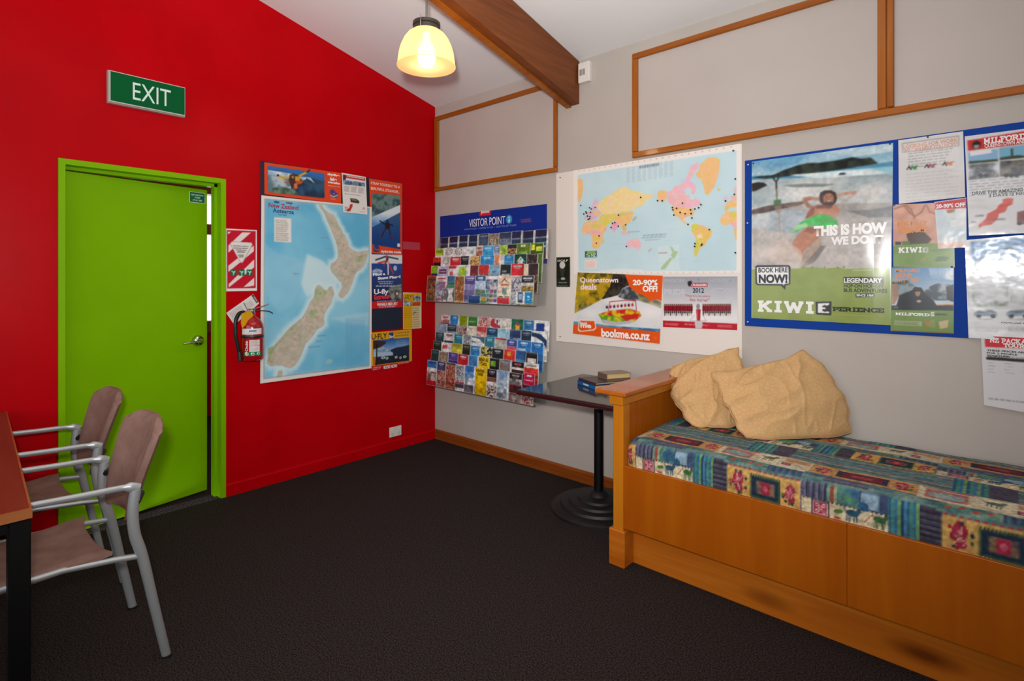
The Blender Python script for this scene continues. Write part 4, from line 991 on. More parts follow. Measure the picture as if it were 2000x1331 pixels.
def art_uf(A):
    A.c[:] = srgb('dba012'); A.poly(Z('U', "90,985 465,955 465,1195 92,1245"), grad(880, '2a5a9c', 760, '16222e', .1, 40))
    A.poly(Z('U', "225,1000 465,958 465,1060 380,1075 280,1090 170,1060"), grad(900, '2c62a8', 820, '8ab0d4', .2, 50, 2)); A.poly(Z('U', "92,1080 190,1050 290,1100 300,1130 92,1150"), two('6a8098', '9ab4cc', 26, 3))
    A.poly(Z('U', "270,1085 330,1060 400,1050 465,1030 465,1110 280,1110"), '1c2a40'); A.poly(Z('U', "92,1110 290,1105 300,1140 92,1160"), 'a8c0d8'); A.poly(Z('U', "90,985 225,995 220,1020 150,1060 92,1070"), '3a2420'); A.line(Z('U', "130,1030 125,1240"), 10, '101014')
    for c, rx in (("195,1165", 20), ("235,1170", 14), ("330,1160", 14), ("420,1155", 18), ("375,1165", 12)): A.ell(Z('U', c)[0], rx, 11, 'd8dcdc'); A.ell(Z('U', c)[0], rx * .5, 6, '6a6a60')
    A.poly(Z('U', "92,1165 120,1160 110,1245 92,1245"), 'c86a20'); A.poly(Z('U', "255,905 300,900 308,965 255,970"), '1c3f78'); A.copy_lines(ZB('U', "318,895 478,940"), 2, '8a6208', 3, .4); A.copy_lines(ZB('U', "330,985 460,1030"), 3, 'a8c4e0', 6, .3)
    A.poly(Z('U', "72,1255 495,1200 495,1300 72,1320"), 'c00818'); A.copy_lines(ZB('U', "90,1262 180,1290"), 2, 'f0dcd8', 3); A.copy_lines(ZB('U', "350,1215 470,1250"), 2, 'f0c8c4', 8, .35)
sheet('poster', 'red', Z('U', "72,905 492,870 494,1215 72,1300"), .0122, art_uf, M_gloss, 'yellow framed poster with a mountain lake photo at the foot of the navy board', 'poster', 2.8,
      [('U\u00b7FLY', ZB('U', "74,922 236,964"), '1c1608', .02), ('2in1', ZB('U', "256,934 306,956"), 'f0f0e8', .03), ('BOOK NOW!', ZB('U', "200,1250 338,1264"), 'f6ece8', .03)])
tag(obj('tape_strip', box(B(), .0, .0012, -.357, -.17, 1.648, 1.712), mat('old_tape', 'b8384a', .3), None, loc=(0, -.26, 1.68)), 'faint strip of old clear tape on the red wall right of the navy board', 'tape')
# hatched safety notice
def art_hatch(A):
    A.c[:] = srgb('e8e2e0'); A.poly(Z('X', "395,385 592,392 592,782 398,785"), 'c4102a')
    W = 'e6dcd8'
    for b in ("500,400 560,402 405,540 405,490", "580,490 580,530 405,672 405,628", "582,585 582,640 408,778 406,755", "582,710 582,765 545,772 508,775", "400,395 425,396 403,415"): A.poly(Z('X', b), W)
    A.poly(Z('X', "428,462 565,470 572,485 505,608 488,610 415,478"), 'b8a8a4'); A.poly(Z('X', "430,466 562,473 566,484 502,602 490,604 421,479"), 'e6e0dc')
    for b in ("437,490 552,500", "442,504 548,514", "456,518 535,527", "466,530 524,540", "472,552 515,561", "478,564 512,572"): A.copy_lines(ZB('X', b), 1, '1c1c1c', 3, .8, .9)
    for x in (420, 476, 530): A.poly(Z('X', f"{x},655 {x+40},656 {x+40},697 {x},697"), '0a6a44'); A.line(Z('X', f"{x+8},665 {x+22},676 {x+20},692"), 6, 'd8e8dc'); A.ell(Z('X', f"{x+28},670")[0], 5, 5, 'd8e8dc')
sheet('safety_notice', 'red', Z('X', "388,374 600,385 601,800 390,804"), .003, art_hatch, M_print, 'red and white hatched safety notice above the fire extinguisher', 'sign', 2.4)
def art_card(A):
    A.c[:] = srgb('dcd8d4'); A.poly(Z('T', "330,270 345,262 410,385 395,392"), '6a6664'); A.poly(Z('T', "462,145 490,130 575,250 545,270"), '2a2a2a'); A.poly(Z('T', "490,165 505,160 560,240 548,250"), 'c8c4c0')
    for k in range(9): A.line([Z('T', f"{110 + k * 22},{425 - k * 14}")[0], Z('T', f"{190 + k * 22},{560 - k * 14}")[0]], 3.5, '8e8a88', .7)
    for k in range(4): A.line([Z('T', f"{375 + k * 22},{270 - k * 14}")[0], Z('T', f"{430 + k * 22},{350 - k * 14}")[0]], 3.5, '8e8a88', .7)
sheet('instruction_card', 'red', Z('T', "490,122 590,272 185,625 52,430"), .004, art_card, M_print, 'tilted white instruction card on the wall behind the extinguisher', 'card', 2.4)

# ------------------------------------------------------------------ white board and its sheets
tag(obj('poster_board', box(B(), 1.339, 2.637, -.006, -.001, .955, 2.155, .002, 1), mat('white_board', 'e4dcd4', .4), None, loc=(1.99, 0, 1.55)), 'large white backing board holding the world map beside the brochure racks', 'notice board')
def art_world(A):
    A.c[:] = srgb('ece6e0'); F = "72,330 1600,95 1600,1250 78,1262"
    A.poly(Z('M', F), two('bcd8e0', 'c8e0e6', 300, 3))
    G = lambda s, c, al=1.: A.poly(Z('M', s), c, al)
    tan, yel, pnk, orn, ygr = 'f0be7e', 'efdd9a', 'ecb4d2', 'eebd78', 'cdd04a'
    G("72,365 120,378 122,480 100,575 72,590", orn)                                          # slice of an Arctic island
    G("1240,240 1330,165 1410,160 1440,195 1435,280 1415,370 1385,450 1330,520 1300,525 1285,450 1265,380 1215,345 1210,320 1240,290", orn)
    G("1410,470 1440,462 1452,475 1425,488", ygr)
    G("270,600 340,545 420,500 455,470 495,455 510,432 560,470 640,490 720,515 800,520 795,545 730,575 705,615 665,640 640,625 620,680 590,665 520,690 430,700 340,720 280,690 260,655", yel)
    G("205,640 225,590 255,555 268,600 250,650 225,680 205,670", 'd9b8d8')                     # northern peninsula
    G("170,690 230,680 262,660 300,690 270,720 240,760 205,768 180,750 140,775 135,740 160,720", 'cfb4d4'); G("215,690 265,685 300,700 280,735 230,725", tan)
    G("140,785 230,770 300,790 330,830 345,845 325,880 320,920 300,965 290,1010 265,1040 220,1040 205,1005 215,960 205,920 190,895 160,905 120,895 108,870 120,830", tan)
    G("190,810 250,805 275,835 215,845", ygr); G("150,890 215,860 260,870 300,880 290,910 240,905 200,900", 'e6a8c8'); G("230,930 285,920 275,970 235,975", 'e6c84c'); G("300,950 325,940 325,985 310,1000", 'b8d48a')
    G("300,720 380,705 440,700 455,760 400,780 370,800 330,850 310,830 285,790 265,770", 'd9cf5a'); G("330,830 360,840 340,870 315,875", 'e8a8c4')
    G("470,700 560,685 610,690 590,760 560,800 520,815 500,850 480,820 430,790 420,750", orn); G("450,700 520,690 560,700 520,725 470,725", ygr)
    G("385,840 410,790 440,785 470,810 440,850 425,890 405,860", 'ec9cc8'); G("500,820 530,810 540,850 520,880 505,860", 'd8b870'); G("480,880 560,870 570,905 500,910", 'd8b8c0', .8)
    G("600,760 625,730 645,735 620,770 595,780", '8aa8a0', .8)
    G("530,1000 560,965 605,945 640,945 665,960 685,1005 675,1035 640,1045 600,1025 555,1030 535,1020", pnk); G("645,1050 660,1055 650,1072", pnk)
    G("745,1060 780,1035 790,1045 755,1080", 'a9b8b8', .8)
    G("840,500 870,478 925,490 925,570 885,585 840,580", orn)
    G("925,500 975,480 1000,440 1060,430 1100,400 1130,330 1160,250 1230,205 1230,260 1180,330 1150,390 1200,420 1210,480 1190,520 1150,500 1150,560 1180,575 1200,550 1260,590 1250,620 1200,640 1120,650 1000,640 950,600 930,560", pnk)
    G("1090,470 1140,450 1180,490 1140,540 1110,520", 'c4dce6', .9); G("1050,380 1100,350 1120,390 1060,420", 'c9cfe4', .9)
    G("985,640 1100,645 1190,655 1195,690 1170,730 1160,720 1100,745 1080,760 1050,745 1010,720 990,690", orn); G("1040,745 1085,760 1120,790 1140,800 1150,815 1110,805 1080,785", 'e8c79c')
    G("1165,820 1200,800 1260,815 1310,835 1365,870 1355,920 1320,960 1300,1000 1265,1020 1240,1050 1225,1090 1215,1115 1195,1110 1190,1060 1205,1010 1215,950 1195,910 1165,875", 'e6c060'); G("1210,955 1265,945 1270,1010 1235,1050 1220,1100 1195,1105 1195,1050", ygr); G("1170,810 1215,800 1230,850 1195,890 1165,865", ygr); G("1215,910 1260,900 1275,935 1225,945", 'f0d8b8')
    G("1480,545 1510,530 1525,560 1500,580 1470,570", 'd9c4dc'); G("1520,590 1600,560 1600,640 1530,650 1490,665 1480,640", tan); G("1485,640 1520,635 1530,665 1490,680", ygr); G("1460,730 1500,685 1600,680 1600,960 1590,960 1575,880 1580,820 1530,800 1490,820 1450,800 1440,765", tan); G("1530,690 1600,690 1600,730 1545,740", ygr); G("1540,790 1600,790 1600,840 1560,830", 'e6a8c8'); G("1575,850 1600,850 1600,930 1585,930", 'd9c85a'); G("1540,540 1600,520 1600,585 1550,590", 'e0b8c8'); G("1570,470 1600,430 1600,520 1575,510", 'd4bcd4')
    land = np.nonzero(np.abs(A.c - srgb('c2dce3')).sum(1) > .16)[0]; mott = people(['f0be7e', 'e6c860', 'f0dca0', 'ecb4d2', 'f2c890', 'd8cc60'], 46, 3)(A.P[land]); inner = np.abs(A.c[land] - srgb('ece6e0')).sum(1) > .12
    A.c[land[inner]] = A.c[land[inner]] * .72 + mott[inner] * .28
    # panels and tables
    A.poly(Z('M', "840,1020 1050,1000 1050,1240 860,1255"), 'cfe2e4', .8)
    G("955,1010 985,1030 1000,1060 1040,1072 1020,1100 1000,1140 985,1140 980,1115 965,1105 985,1080", 'a9c79c'); G("970,1120 980,1140 945,1190 915,1235 880,1245 870,1225 900,1190 935,1155", 'a9c79c')
    A.rect(ZB('M', "142,1066 255,1122"), '2c5a48'); A.rect(ZB('M', "160,1068 245,1092"), '8ab04c'); A.rect(ZB('M', "142,1150 255,1232"), 'ecdcd0'); A.copy_lines(ZB('M', "150,1160 248,1225"), 5, 'd8a8a0', 4, .4)
    for k in range(9): A.copy_lines(ZB('M', f"{540 + k * 52},{262 - k * 8} {580 + k * 52},{408 - k * 8}"), 17, 'a4b4be', k, .5, .7)
    A.copy_lines(ZB('M', "665,235 870,250"), 1, '7a8a96', 3, .6)
    r = random.Random(3)
    for k in range(36): x = r.uniform(1560, 2580); z = r.uniform(1490, 1940); A.line([(x, z), (x + r.uniform(30, 90), z + r.uniform(-8, 8))], 2, 'a9c4d0', .6)
    for k in range(26):
        x = 1540 + k * 41.5; A.ell((x, 2145), 3, 4, 'b88a90'); A.ell((x + 8, 1438), 3, 3, 'a0a8b0')
    A.copy_lines(ZB('M', "850,1072 960,1092"), 1, 'b06a60', 2, .4)
    A.poly(Z('M', "270,1255 450,1232 700,1240 700,1262"), 'e8e6e2', .8)
    for b in ("700,900 970,915", "690,925 960,935", "720,950 900,958", "560,870 690,884"): A.copy_lines(ZB('M', b), 1, '94a8b4', 5, .5, .8)
sheet('world_map', 'grey', Z('M', "30,290 1640,30 1640,1275 34,1285"), .0075, art_world, M_print, 'pale blue world map studded with pins, centred on the Pacific', 'map', 3.2, [('To NZ', ZB('M', "152,1092 248,1118"), 'e0e8d8', .02)])
PINS = Z('M', "683,548 845,580 890,582 107,626 192,648 208,660 245,645 156,688 136,708 162,700 200,692 195,733 172,728 178,760 192,752 470,718 434,790 412,797 398,838 468,825 538,812 283,918 257,988 546,1020 1085,604 988,646 1028,654 992,668 1062,694 1110,706 1162,668 1204,660 1240,648 1262,618 1168,704 1002,718 1175,746 1138,808 1343,858 1205,992 1202,1020 1272,998 1266,1008 1583,520 1498,583 1573,100 1592,372 1592,1080")
pm = [mat('pin_black', '16161a', .3), mat('pin_blue', '1c2c5c', .3), mat('pin_green', '145034', .3), mat('pin_red', '6c1420', .3)]
names_ = ('black', 'dark blue', 'dark green', 'dark red')
base_pin = []
for k in range(4):
    bm = B(); lathe(bm, [(.0, -.0005), (.0022, -.0005), (.0022, -.003), (.0036, -.0036), (.0052, -.0055), (.0052, -.009), (.004, -.011), (0, -.0115)], (0, 0, 0), 12, 'Y'); me = bpy.data.meshes.new('push_pin'); bmesh.ops.recalc_face_normals(bm, faces=bm.faces[:]); bm.to_mesh(me); bm.free(); me.materials.append(pm[k]); base_pin.append(me)
for i, (a, z) in enumerate(PINS):
    k = (0, 0, 0, 2, 1, 1, 3, 0, 2, 0, 3, 1)[i % 12] if i < 24 else (3, 0, 3, 2, 0, 3, 0, 2, 0, 2, 0, 0)[i % 12]
    o = bpy.data.objects.new('push_pin', base_pin[k]); C.objects.link(o); o.location = (a / 1000, -.0078, z / 1000)
    tag(o, names_[k] + ' push pin stuck in the world map', 'push pin', names_[k] + ' pins on the world map')
def art_jet(A):
    A.c[:] = srgb('e8e4e2')
    G = lambda s, c, al=1.: A.poly(Z('D', s), c, al)
    G("185,810 700,830 690,1165 160,1120", two('e4e2e0', 'cfd4d8', 120, 3))
    G("185,810 480,820 470,880 430,930 340,970 230,1030 165,1060", two('4a4a1c', 'b8941c', 45, 2, .35, .6)); G("185,830 260,930 200,1000 168,1040 172,950", two('9a8a2c', 'd0a41c', 30, 6)); G("400,822 480,825 530,880 470,900 430,950 330,975 380,900", two('1c1c1c', '3e3c34', 30, 4))
    G("455,905 500,895 540,930 560,985 470,975 430,960", two('8a9298', '3c444a', 26, 5)); G("540,920 620,960 690,990 690,1030 610,1000 560,985", two('4a5038', '8a8a5a', 25, 8))
    A.soft(Z('D', "620,1050")[0], 130, 60, 'ece8e6', 1); A.soft(Z('D', "260,1060")[0], 90, 45, 'e6e4e4', 1)
    G("470,825 700,832 692,985 660,975 620,985 590,955 545,940 500,900", 'e2581c')
    G("160,1108 280,1120 400,1135 690,1155 688,1180 160,1140", two('2c6c9c', '5a9cc0', 40, 2)); G("158,1125 350,1140 690,1172 685,1245 155,1182", 'e2561c')
    # boat
    G("310,1065 370,1045 500,1030 560,1050 570,1075 530,1110 420,1128 340,1118", two('c8282c', 'e0c020', 30, 4)); G("310,1065 420,1078 480,1100 420,1128 340,1118", two('5a9a2c', 'd0c42c', 25, 6)); G("330,1095 420,1112 530,1100 500,1122 400,1134 345,1122", 'b8b8bc'); G("440,1075 560,1060 520,1095 470,1100", 'c03020')
    A.line(Z('D', "372,1045 378,990 480,980 535,985 540,1045"), 5, 'b03038')
    for k in range(8): A.ell(Z('D', f"{362 + k * 22},{1022 - k * 2}")[0], 9, 10, ['3a2a2c', 'b02c48', '5a2a34', 'c03850'][k % 4]); A.ell(Z('D', f"{364 + k * 22},{1012 - k * 2}")[0], 5, 5, 'c89a80')
    A.poly(Z('D', "192,1098 290,1100 298,1148 285,1162 200,1172 186,1160"), 'f0e8e2'); A.poly(Z('D', "197,1104 286,1106 292,1146 280,1156 205,1166 192,1155"), 'e2561c')
    for k in range(4): A.rect(ZB('D', f"636,{1203 + k * 6} 662,{1206 + k * 6}"), 'e8b8a0')
sheet('poster', 'grey', Z('D', "185,812 700,832 680,1248 155,1182"), .0095, art_jet, M_gloss, 'orange jet boat deals poster below the world map', 'poster', 3.,
      [('Queenstown', ZB('D', "200,842 430,880"), 'f0dcdc', .025), ('deals', ZB('D', "202,880 300,918"), 'f0dcdc', .025), ('20-90%', ZB('D', "518,856 668,892"), 'f6f0ec', .04), ('OFF!', ZB('D', "578,892 668,930"), 'f6f0ec', .04), ('bookme.co.nz', ZB('D', "328,1150 622,1225"), 'f6f0ec', .04), ('book', ZB('D', "200,1108 246,1128"), 'f4e8e0', .03), ('me', ZB('D', "202,1124 268,1150"), 'f4e8e0', .04)])
def art_crus(A):
    A.c[:] = srgb('dcdcde')
    A.poly(Z('D', "700,835 1150,835 1150,1110 700,1105"), grad(1400, '9ca0a8', 1180, 'e4e4e6', .15, 60)); A.soft(Z('D', "915,1060")[0], 120, 60, 'eeeeee', .9)
    for x0 in (712, 944):
        for k in range(15):
            x = x0 + k * 11.5; A.ell(Z('D', f"{x},{1008}")[0], 5, 6, '6a4438'); A.rect(ZB('D', f"{x-6},{1013} {x+6},{1046}"), '8a1420' if k % 2 else '6e101c'); A.rect(ZB('D', f"{x-4},{1046} {x+4},{1060}"), '1c1c20'); A.rect(ZB('D', f"{x-4},{1060} {x+2},{1074}"), 'c8a890' if k % 3 else '2a2a2c')
    A.ell(Z('D', "912,1018")[0], 12, 16, '8a8a8e'); A.poly(Z('D', "900,1035 928,1035 924,1105 904,1105"), 'b01c28'); A.rect(ZB('D', "905,1038 911,1100"), 'd86068'); A.line(Z('D', "890,1070 862,1105 962,1105 940,1070"), 3, 'a8a8ac')
    A.poly(Z('D', "700,1103 1150,1122 1150,1162 700,1142"), 'b81c2c'); A.copy_lines(ZB('D', "712,1116 800,1136"), 2, 'e8c0c0', 4); A.copy_lines(ZB('D', "830,1120 1010,1140"), 2, 'e8d8d8', 5); A.copy_lines(ZB('D', "1030,1126 1140,1150"), 2, 'e0a0a4', 6)
    A.rect(ZB('D', "868,876 968,900"), 'b01c28'); A.poly(Z('D', "848,868 872,862 876,880 860,900 850,888"), '26262a'); A.ell(Z('D', "914,856")[0], 6, 9, '7a94b4'); A.poly(Z('D', "890,1105 940,1105 936,1150 896,1150"), 'c8c4c4')
sheet('poster', 'grey', Z('D', "699,838 1150,836 1148,1162 698,1142"), .0085, art_crus, M_gloss, 'silver sports team poster dated 2012 right of the jet boat poster', 'poster', 2.6,
      [('PASSION', ZB('D', "708,850 826,872"), 'b4b8be', .03), ('PRIDE', ZB('D', "706,912 836,950"), 'c4c8ce', .04), ('ACTION', ZB('D', "985,905 1138,940"), 'b8bcc2', .04), ('HONESTY', ZB('D', "985,850 1138,872"), 'acb0b8', .03), ('LOYALTY', ZB('D', "1000,980 1138,1000"), 'c8ccd0', .03),
       ('CRUSADERS', ZB('D', "872,880 964,896"), 'f0e8e8', .03), ('2012', ZB('D', "880,906 948,936"), '1e2c50', .02), ('"There\'s no place', ZB('D', "832,945 985,966"), 'b83848', 0), ('like home!"', ZB('D', "862,966 982,990"), 'b83848', 0)])
def art_golf(A):
    A.c[:] = srgb('d8d4d0'); A.rect(ZB('D', "56,722 138,900"), '121212'); A.ell(Z('D', "92,768")[0], 25, 26, 'c8c6c2'); A.poly(Z('D', "72,790 112,790 102,815 100,840 84,840 82,815"), '2e2e2e'); A.rect(ZB('D', "56,850 138,900"), '1c1c1c'); A.ell(Z('D', "96,850")[0], 20, 9, 'b0aeaa'); A.copy_lines(ZB('D', "70,868 124,880"), 1, 'c0beba', 3); A.copy_lines(ZB('D', "62,888 130,896"), 1, '8a8884', 4)
sheet('postcard', 'grey', Z('D', "52,720 140,718 142,902 54,908"), .0085, art_golf, M_gloss, 'small black card with a golf ball at the left edge of the white board', 'card', 2.4, [('GOLF', ZB('D', "62,736 126,746"), 'd8d4d0', .02)])

# ------------------------------------------------------------------ blue board and its sheets
tag(obj('notice_board', box(B(), 2.653, 4.40, -.009, -.001, 1.140, 2.056, .002, 1), mat('blue_board', '023a94', .6, spec=.15), None, loc=(3.5, 0, 1.6)), 'long bright blue notice board above the daybed', 'notice board')
SKIN, SKD = 'b4785a', '7c4a38'
def art_kiwi(A):
    G = lambda s, c, al=1.: A.poly(Z('K', s), c, al)
    A.c[:] = grad(2045, '5c98b8', 1880, 'd8e0de', .15, 160, 2)(A.P)
    G("35,130 1025,0 1025,60 300,170 35,230", two('6aa0c0', 'dfe6e4', 130, 4, .35, .6, .4), .75)
    G("35,235 140,228 260,215 600,190 1030,130 1030,230 500,240 35,262", grad(1930, '4e8fae', 1840, '8cb8c4', .15, 70, 3))
    G("35,245 90,232 180,228 260,190 350,160 420,142 520,140 640,122 740,102 800,112 870,104 920,145 840,160 700,182 560,200 420,218 300,232 150,250", two('141a1a', '2e3a2e', 30, 5))
    G("35,262 500,240 1030,200 1030,480 35,470", two('98a8ac', 'd0d0cc', 120, 6, .3, .65, .5)); G("300,225 1028,165 1028,215 500,250", two('7cb4c6', 'd8e4e4', 40, 3, .35, .6, .25))
    G("645,220 660,212 690,212 698,222 650,226", '1c2024'); G("35,285 80,275 120,280 145,297 100,318 60,338 35,340", '201c1c')
    G("250,298 400,285 620,290 540,308 330,312", '6a7472', .8)
    G("35,470 400,430 1028,420 1028,880 35,880", two('9c9894', 'b6b0aa', 160, 8))
    G("35,470 150,440 260,425 400,410 420,420 330,445 200,470 110,495 35,515", two('2e221e', '5c4438', 25, 4)); G("260,440 400,405 420,415 300,452", '8a6a4c', .8)
    G("35,500 300,470 420,480 380,640 35,600", two('98a8b4', 'c4ccd0', 90, 9), .8); G("700,480 880,470 1028,440 1028,520 860,525", '6a6c70', .7)
    A.soft(Z('K', "880,340")[0], 100, 45, 'd8d4d0', .9); A.soft(Z('K', "120,790")[0], 130, 40, 'cfc4bc', .9); A.soft(Z('K', "700,820")[0], 120, 30, 'c4bcb6', .7)
    # spade and its reflection
    A.line(Z('K', "182,228 192,258 205,272 218,256 224,226"), 6, '1a1a1a'); A.line(Z('K', "182,228 224,226"), 5, '1a1a1a'); A.line(Z('K', "206,270 212,400"), 7, '6a6048'); A.line(Z('K', "206,270 208,320"), 7, '2a2620'); G("188,402 240,396 242,432 190,436", '3c6a3c')
    A.line(Z('K', "224,490 228,560 236,630"), 8, 'a88a70', .8); G("195,445 240,440 240,490 205,490", '8a7460', .7)
    # bather
    A.line(Z('K', "470,462 430,440 404,396"), 17, '9a6450'); A.line(Z('K', "404,392 440,386 515,396"), 15, SKIN); A.line(Z('K', "410,402 450,398"), 6, '7c4838', .8)
    A.line(Z('K', "632,372 700,356 768,350"), 16, 'b88a74', .8); A.line(Z('K', "768,352 720,385 650,440"), 14, 'c4a494', .6)
    G("452,455 500,432 620,436 660,470 640,520 600,545 470,545 410,530 425,490", SKIN); G("452,455 480,442 470,500 420,530 410,525", '7c4838', .8); A.soft(Z('K', "520,490")[0], 22, 10, 'c89a80', .7); A.soft(Z('K', "590,490")[0], 18, 10, 'c09078', .6); G("480,440 600,430 600,458 490,462", '6a4034', .8)
    G("515,350 545,333 590,333 625,350 635,390 625,420 600,440 540,438 515,415 508,380", '3c2a24'); A.ell(Z('K', "574,392")[0], 25, 31, 'a06a52', 8); A.ell(Z('K', "585,385")[0], 12, 20, 'b88468', 8, .7); A.poly(Z('K', "530,352 575,336 622,352 628,372 600,352 560,354 540,372"), '3c2a24'); A.ell(Z('K', "576,412")[0], 13, 6, '5c322a'); A.ell(Z('K', "578,408")[0], 10, 2.6, 'e0d4cc'); A.ell(Z('K', "560,378")[0], 5, 2, '33201c'); A.ell(Z('K', "590,376")[0], 5, 2, '33201c'); A.line(Z('K', "574,382 578,396"), 4, '8a5844'); G("545,415 605,420 590,440 555,438", '4a302a')
    G("400,545 450,520 500,502 570,505 640,540 640,580 560,600 470,575 420,590 330,630 310,630 350,575", two('4cc45a', '3aa848', 30, 4)); G("310,630 350,575 420,560 430,585", 'a8d4a0', .8)
    G("430,585 520,600 530,640 470,700 400,760 380,800 310,720 340,670 390,610", SKIN); G("430,590 500,600 460,640 400,620", SKD, .7); G("470,690 520,670 530,720 450,820 370,870 390,790", 'a8907e'); G("520,720 560,720 480,830 400,875 370,870 440,810", '6a625e', .8)
    G("180,690 260,670 360,740 395,790 370,850 200,850 130,780", 'cdb8aa', .6)
    A.blur(2); A.grain(.22, 16, 5)
    A.soft(Z('K', "640,520")[0], 40, 30, 'bdb6b2', .5); A.soft(Z('K', "330,560")[0], 30, 20, 'b8bcc0', .4)
    A.soft(Z('K', "160,760")[0], 60, 30, 'd4c8c0', .8); A.soft(Z('K', "320,860")[0], 90, 22, 'cfc6be', .8)
    G("35,885 370,880 400,870 470,872 550,880 640,872 690,882 1028,875 1028,1290 35,1230", two('86974a', '8fa052', 90, 5))
    for c in ("395,874", "460,870", "545,874", "640,874", "685,872"): A.ell(Z('K', c)[0], 4, 6, '7c8c44')
    # speech bubble, badge
    G("60,868 75,858 295,858 306,870 304,990 270,1000 270,1028 240,1000 75,998 62,985", '141414'); G("70,872 292,868 296,986 262,990 262,1005 250,990 78,988 72,980", 'e8e8ea')
    G("484,1115 594,1112 592,1208 486,1202", '161616'); G("498,1125 580,1122 580,1140 530,1142 530,1152 560,1152 560,1166 530,1166 530,1180 580,1182 580,1195 498,1192", 'e8e8ea'); A.line(Z('K', "545,1140 575,1180"), 7, '161616'); A.line(Z('K', "578,1138 548,1182"), 7, '161616')
    G("680,942 960,940 960,985 682,984", '20241a'); G("766,1058 895,1055 895,1076 768,1082", '20241a')
    A.ell(Z('K', "765,822")[0], 5, 5, 'a8b4d4', 0, .7); A.ell(Z('K', "820,822")[0], 9, 4, 'b8c4c4', 0, .7); A.copy_lines(ZB('K', "745,888 890,898"), 1, 'c8ccb0', 3, .6)
def kb(u, v): # the sheet stands off the board near its right edge and springs back to it
    return .018 * np.exp(-((u - .78) / .17) ** 2) * (.35 + .65 * np.exp(-((v - .48) / .30) ** 2)) * np.clip((1 - u) * 9, 0, 1) ** .5 + .0015
sheet('poster', 'grey', Z('K', "35,132 1026,0 1010,1278 33,1228"), .0095, art_kiwi, M_kiwi, 'large beach poster of a man lying in shallow water, left on the blue board', 'poster', 2.4,
      [('THIS IS HOW', ZB('K', "470,583 985,634"), 'f4f2f0', .06), ('WE DO IT', ZB('K', "592,660 960,706"), 'f0eeec', .06), ('BOOK HERE', ZB('K', "82,876 286,908"), '1a1a1a', .02), ('NOW!', ZB('K', "84,922 286,984"), '141414', .05),
       ('KIWI', ZB('K', "78,1102 470,1200"), 'ecece8', 'slab'), ('PERIENCE', ZB('K', "600,1148 965,1192"), '1c2418', 'slab'), ('LEGENDARY', ZB('K', "684,948 952,982"), 'e8e8e4', .04), ('HOP-ON HOP-OFF', ZB('K', "682,990 960,1016"), '1e2416', .02), ('BUS ADVENTURES', ZB('K', "682,1020 985,1050"), '1e2416', .02), ('SINCE 1989', ZB('K', "772,1060 890,1078"), 'e8e8e4', .03), ('www.kiwiexperience.com', ZB('K', "610,1198 965,1222"), 'c0a850', .01)], bulge=kb)
def art_work(A):
    A.c[:] = srgb('d8d6d4')
    A.poly(Z('E', "975,155 1312,110 1312,172 978,212"), '9a9692'); A.poly(Z('E', "980,160 1307,116 1307,168 982,207"), 'dad8d6')
    A.copy_lines(ZB('E', "1012,210 1300,275"), 6, '8a8886', 3, .3); A.copy_lines(ZB('E', "1000,330 1320,480"), 9, 'b4b4b2', 5, .25, .6)
    for k, c in enumerate(('2c7a3c', '8a3a4c', 'c86a2c')):
        x = 1005 + k * 105; y = 300 - k * 12
        A.line(Z('E', f"{x},{y+10} {x+14},{y-10} {x+22},{y+10}"), 4, '2a2a2a'); A.line(Z('E', f"{x+26},{y+10} {x+30},{y-12} {x+44},{y+8} {x+48},{y-12}"), 4, c); A.line(Z('E', f"{x+66},{y-12} {x+54},{y-10} {x+54},{y+8}"), 4, c)
def wavy(a, f1, f2, ph=0): return lambda u, v: .003 + a * np.sin(v * f1 + ph + u * 2) + a * .7 * np.sin(u * f2 + v * 3 + ph)
sheet('notice', 'grey', Z('E', "955,138 1336,85 1348,470 958,512"), .0135, art_work, M_lam, 'white laminated work agency notice, top of the blue board', 'notice', 2.6,
      [('LOOKING FOR WORK', ZB('E', "985,166 1304,146"), 'dca088', .02, 0), ('WE CAN HELP YOU NOW!', ZB('E', "985,189 1304,170"), 'dca088', .02, 0)], bulge=wavy(.0018, 7, 5))
def art_off(A):
    A.c[:] = srgb('d2d8dc'); A.poly(Z('E', "1170,505 1354,478 1355,535 1172,545"), 'c4242c'); A.poly(Z('E', "1174,545 1355,535 1355,765 1188,772"), two('c4d2d8', 'e4e4e2', 60, 3)); A.poly(Z('E', "1235,548 1290,540 1275,562 1245,566"), 'b8604c'); A.ell(Z('E', "1275,555")[0], 7, 5, '8aa04a'); A.poly(Z('E', "1258,610 1350,605 1352,640 1262,650"), 'e4e6e6', .8); A.poly(Z('E', "1186,742 1355,730 1355,768 1188,774"), 'e8b4a0', .7)
sheet('poster', 'grey', Z('E', "1166,500 1354,474 1356,767 1188,776"), .0122, art_off, M_lam, 'pale discount poster with red band tucked under the work notice', 'poster', 2.4, [('20-90% OFF', ZB('E', "1176,515 1348,528"), 'f0e4e4', .04)])
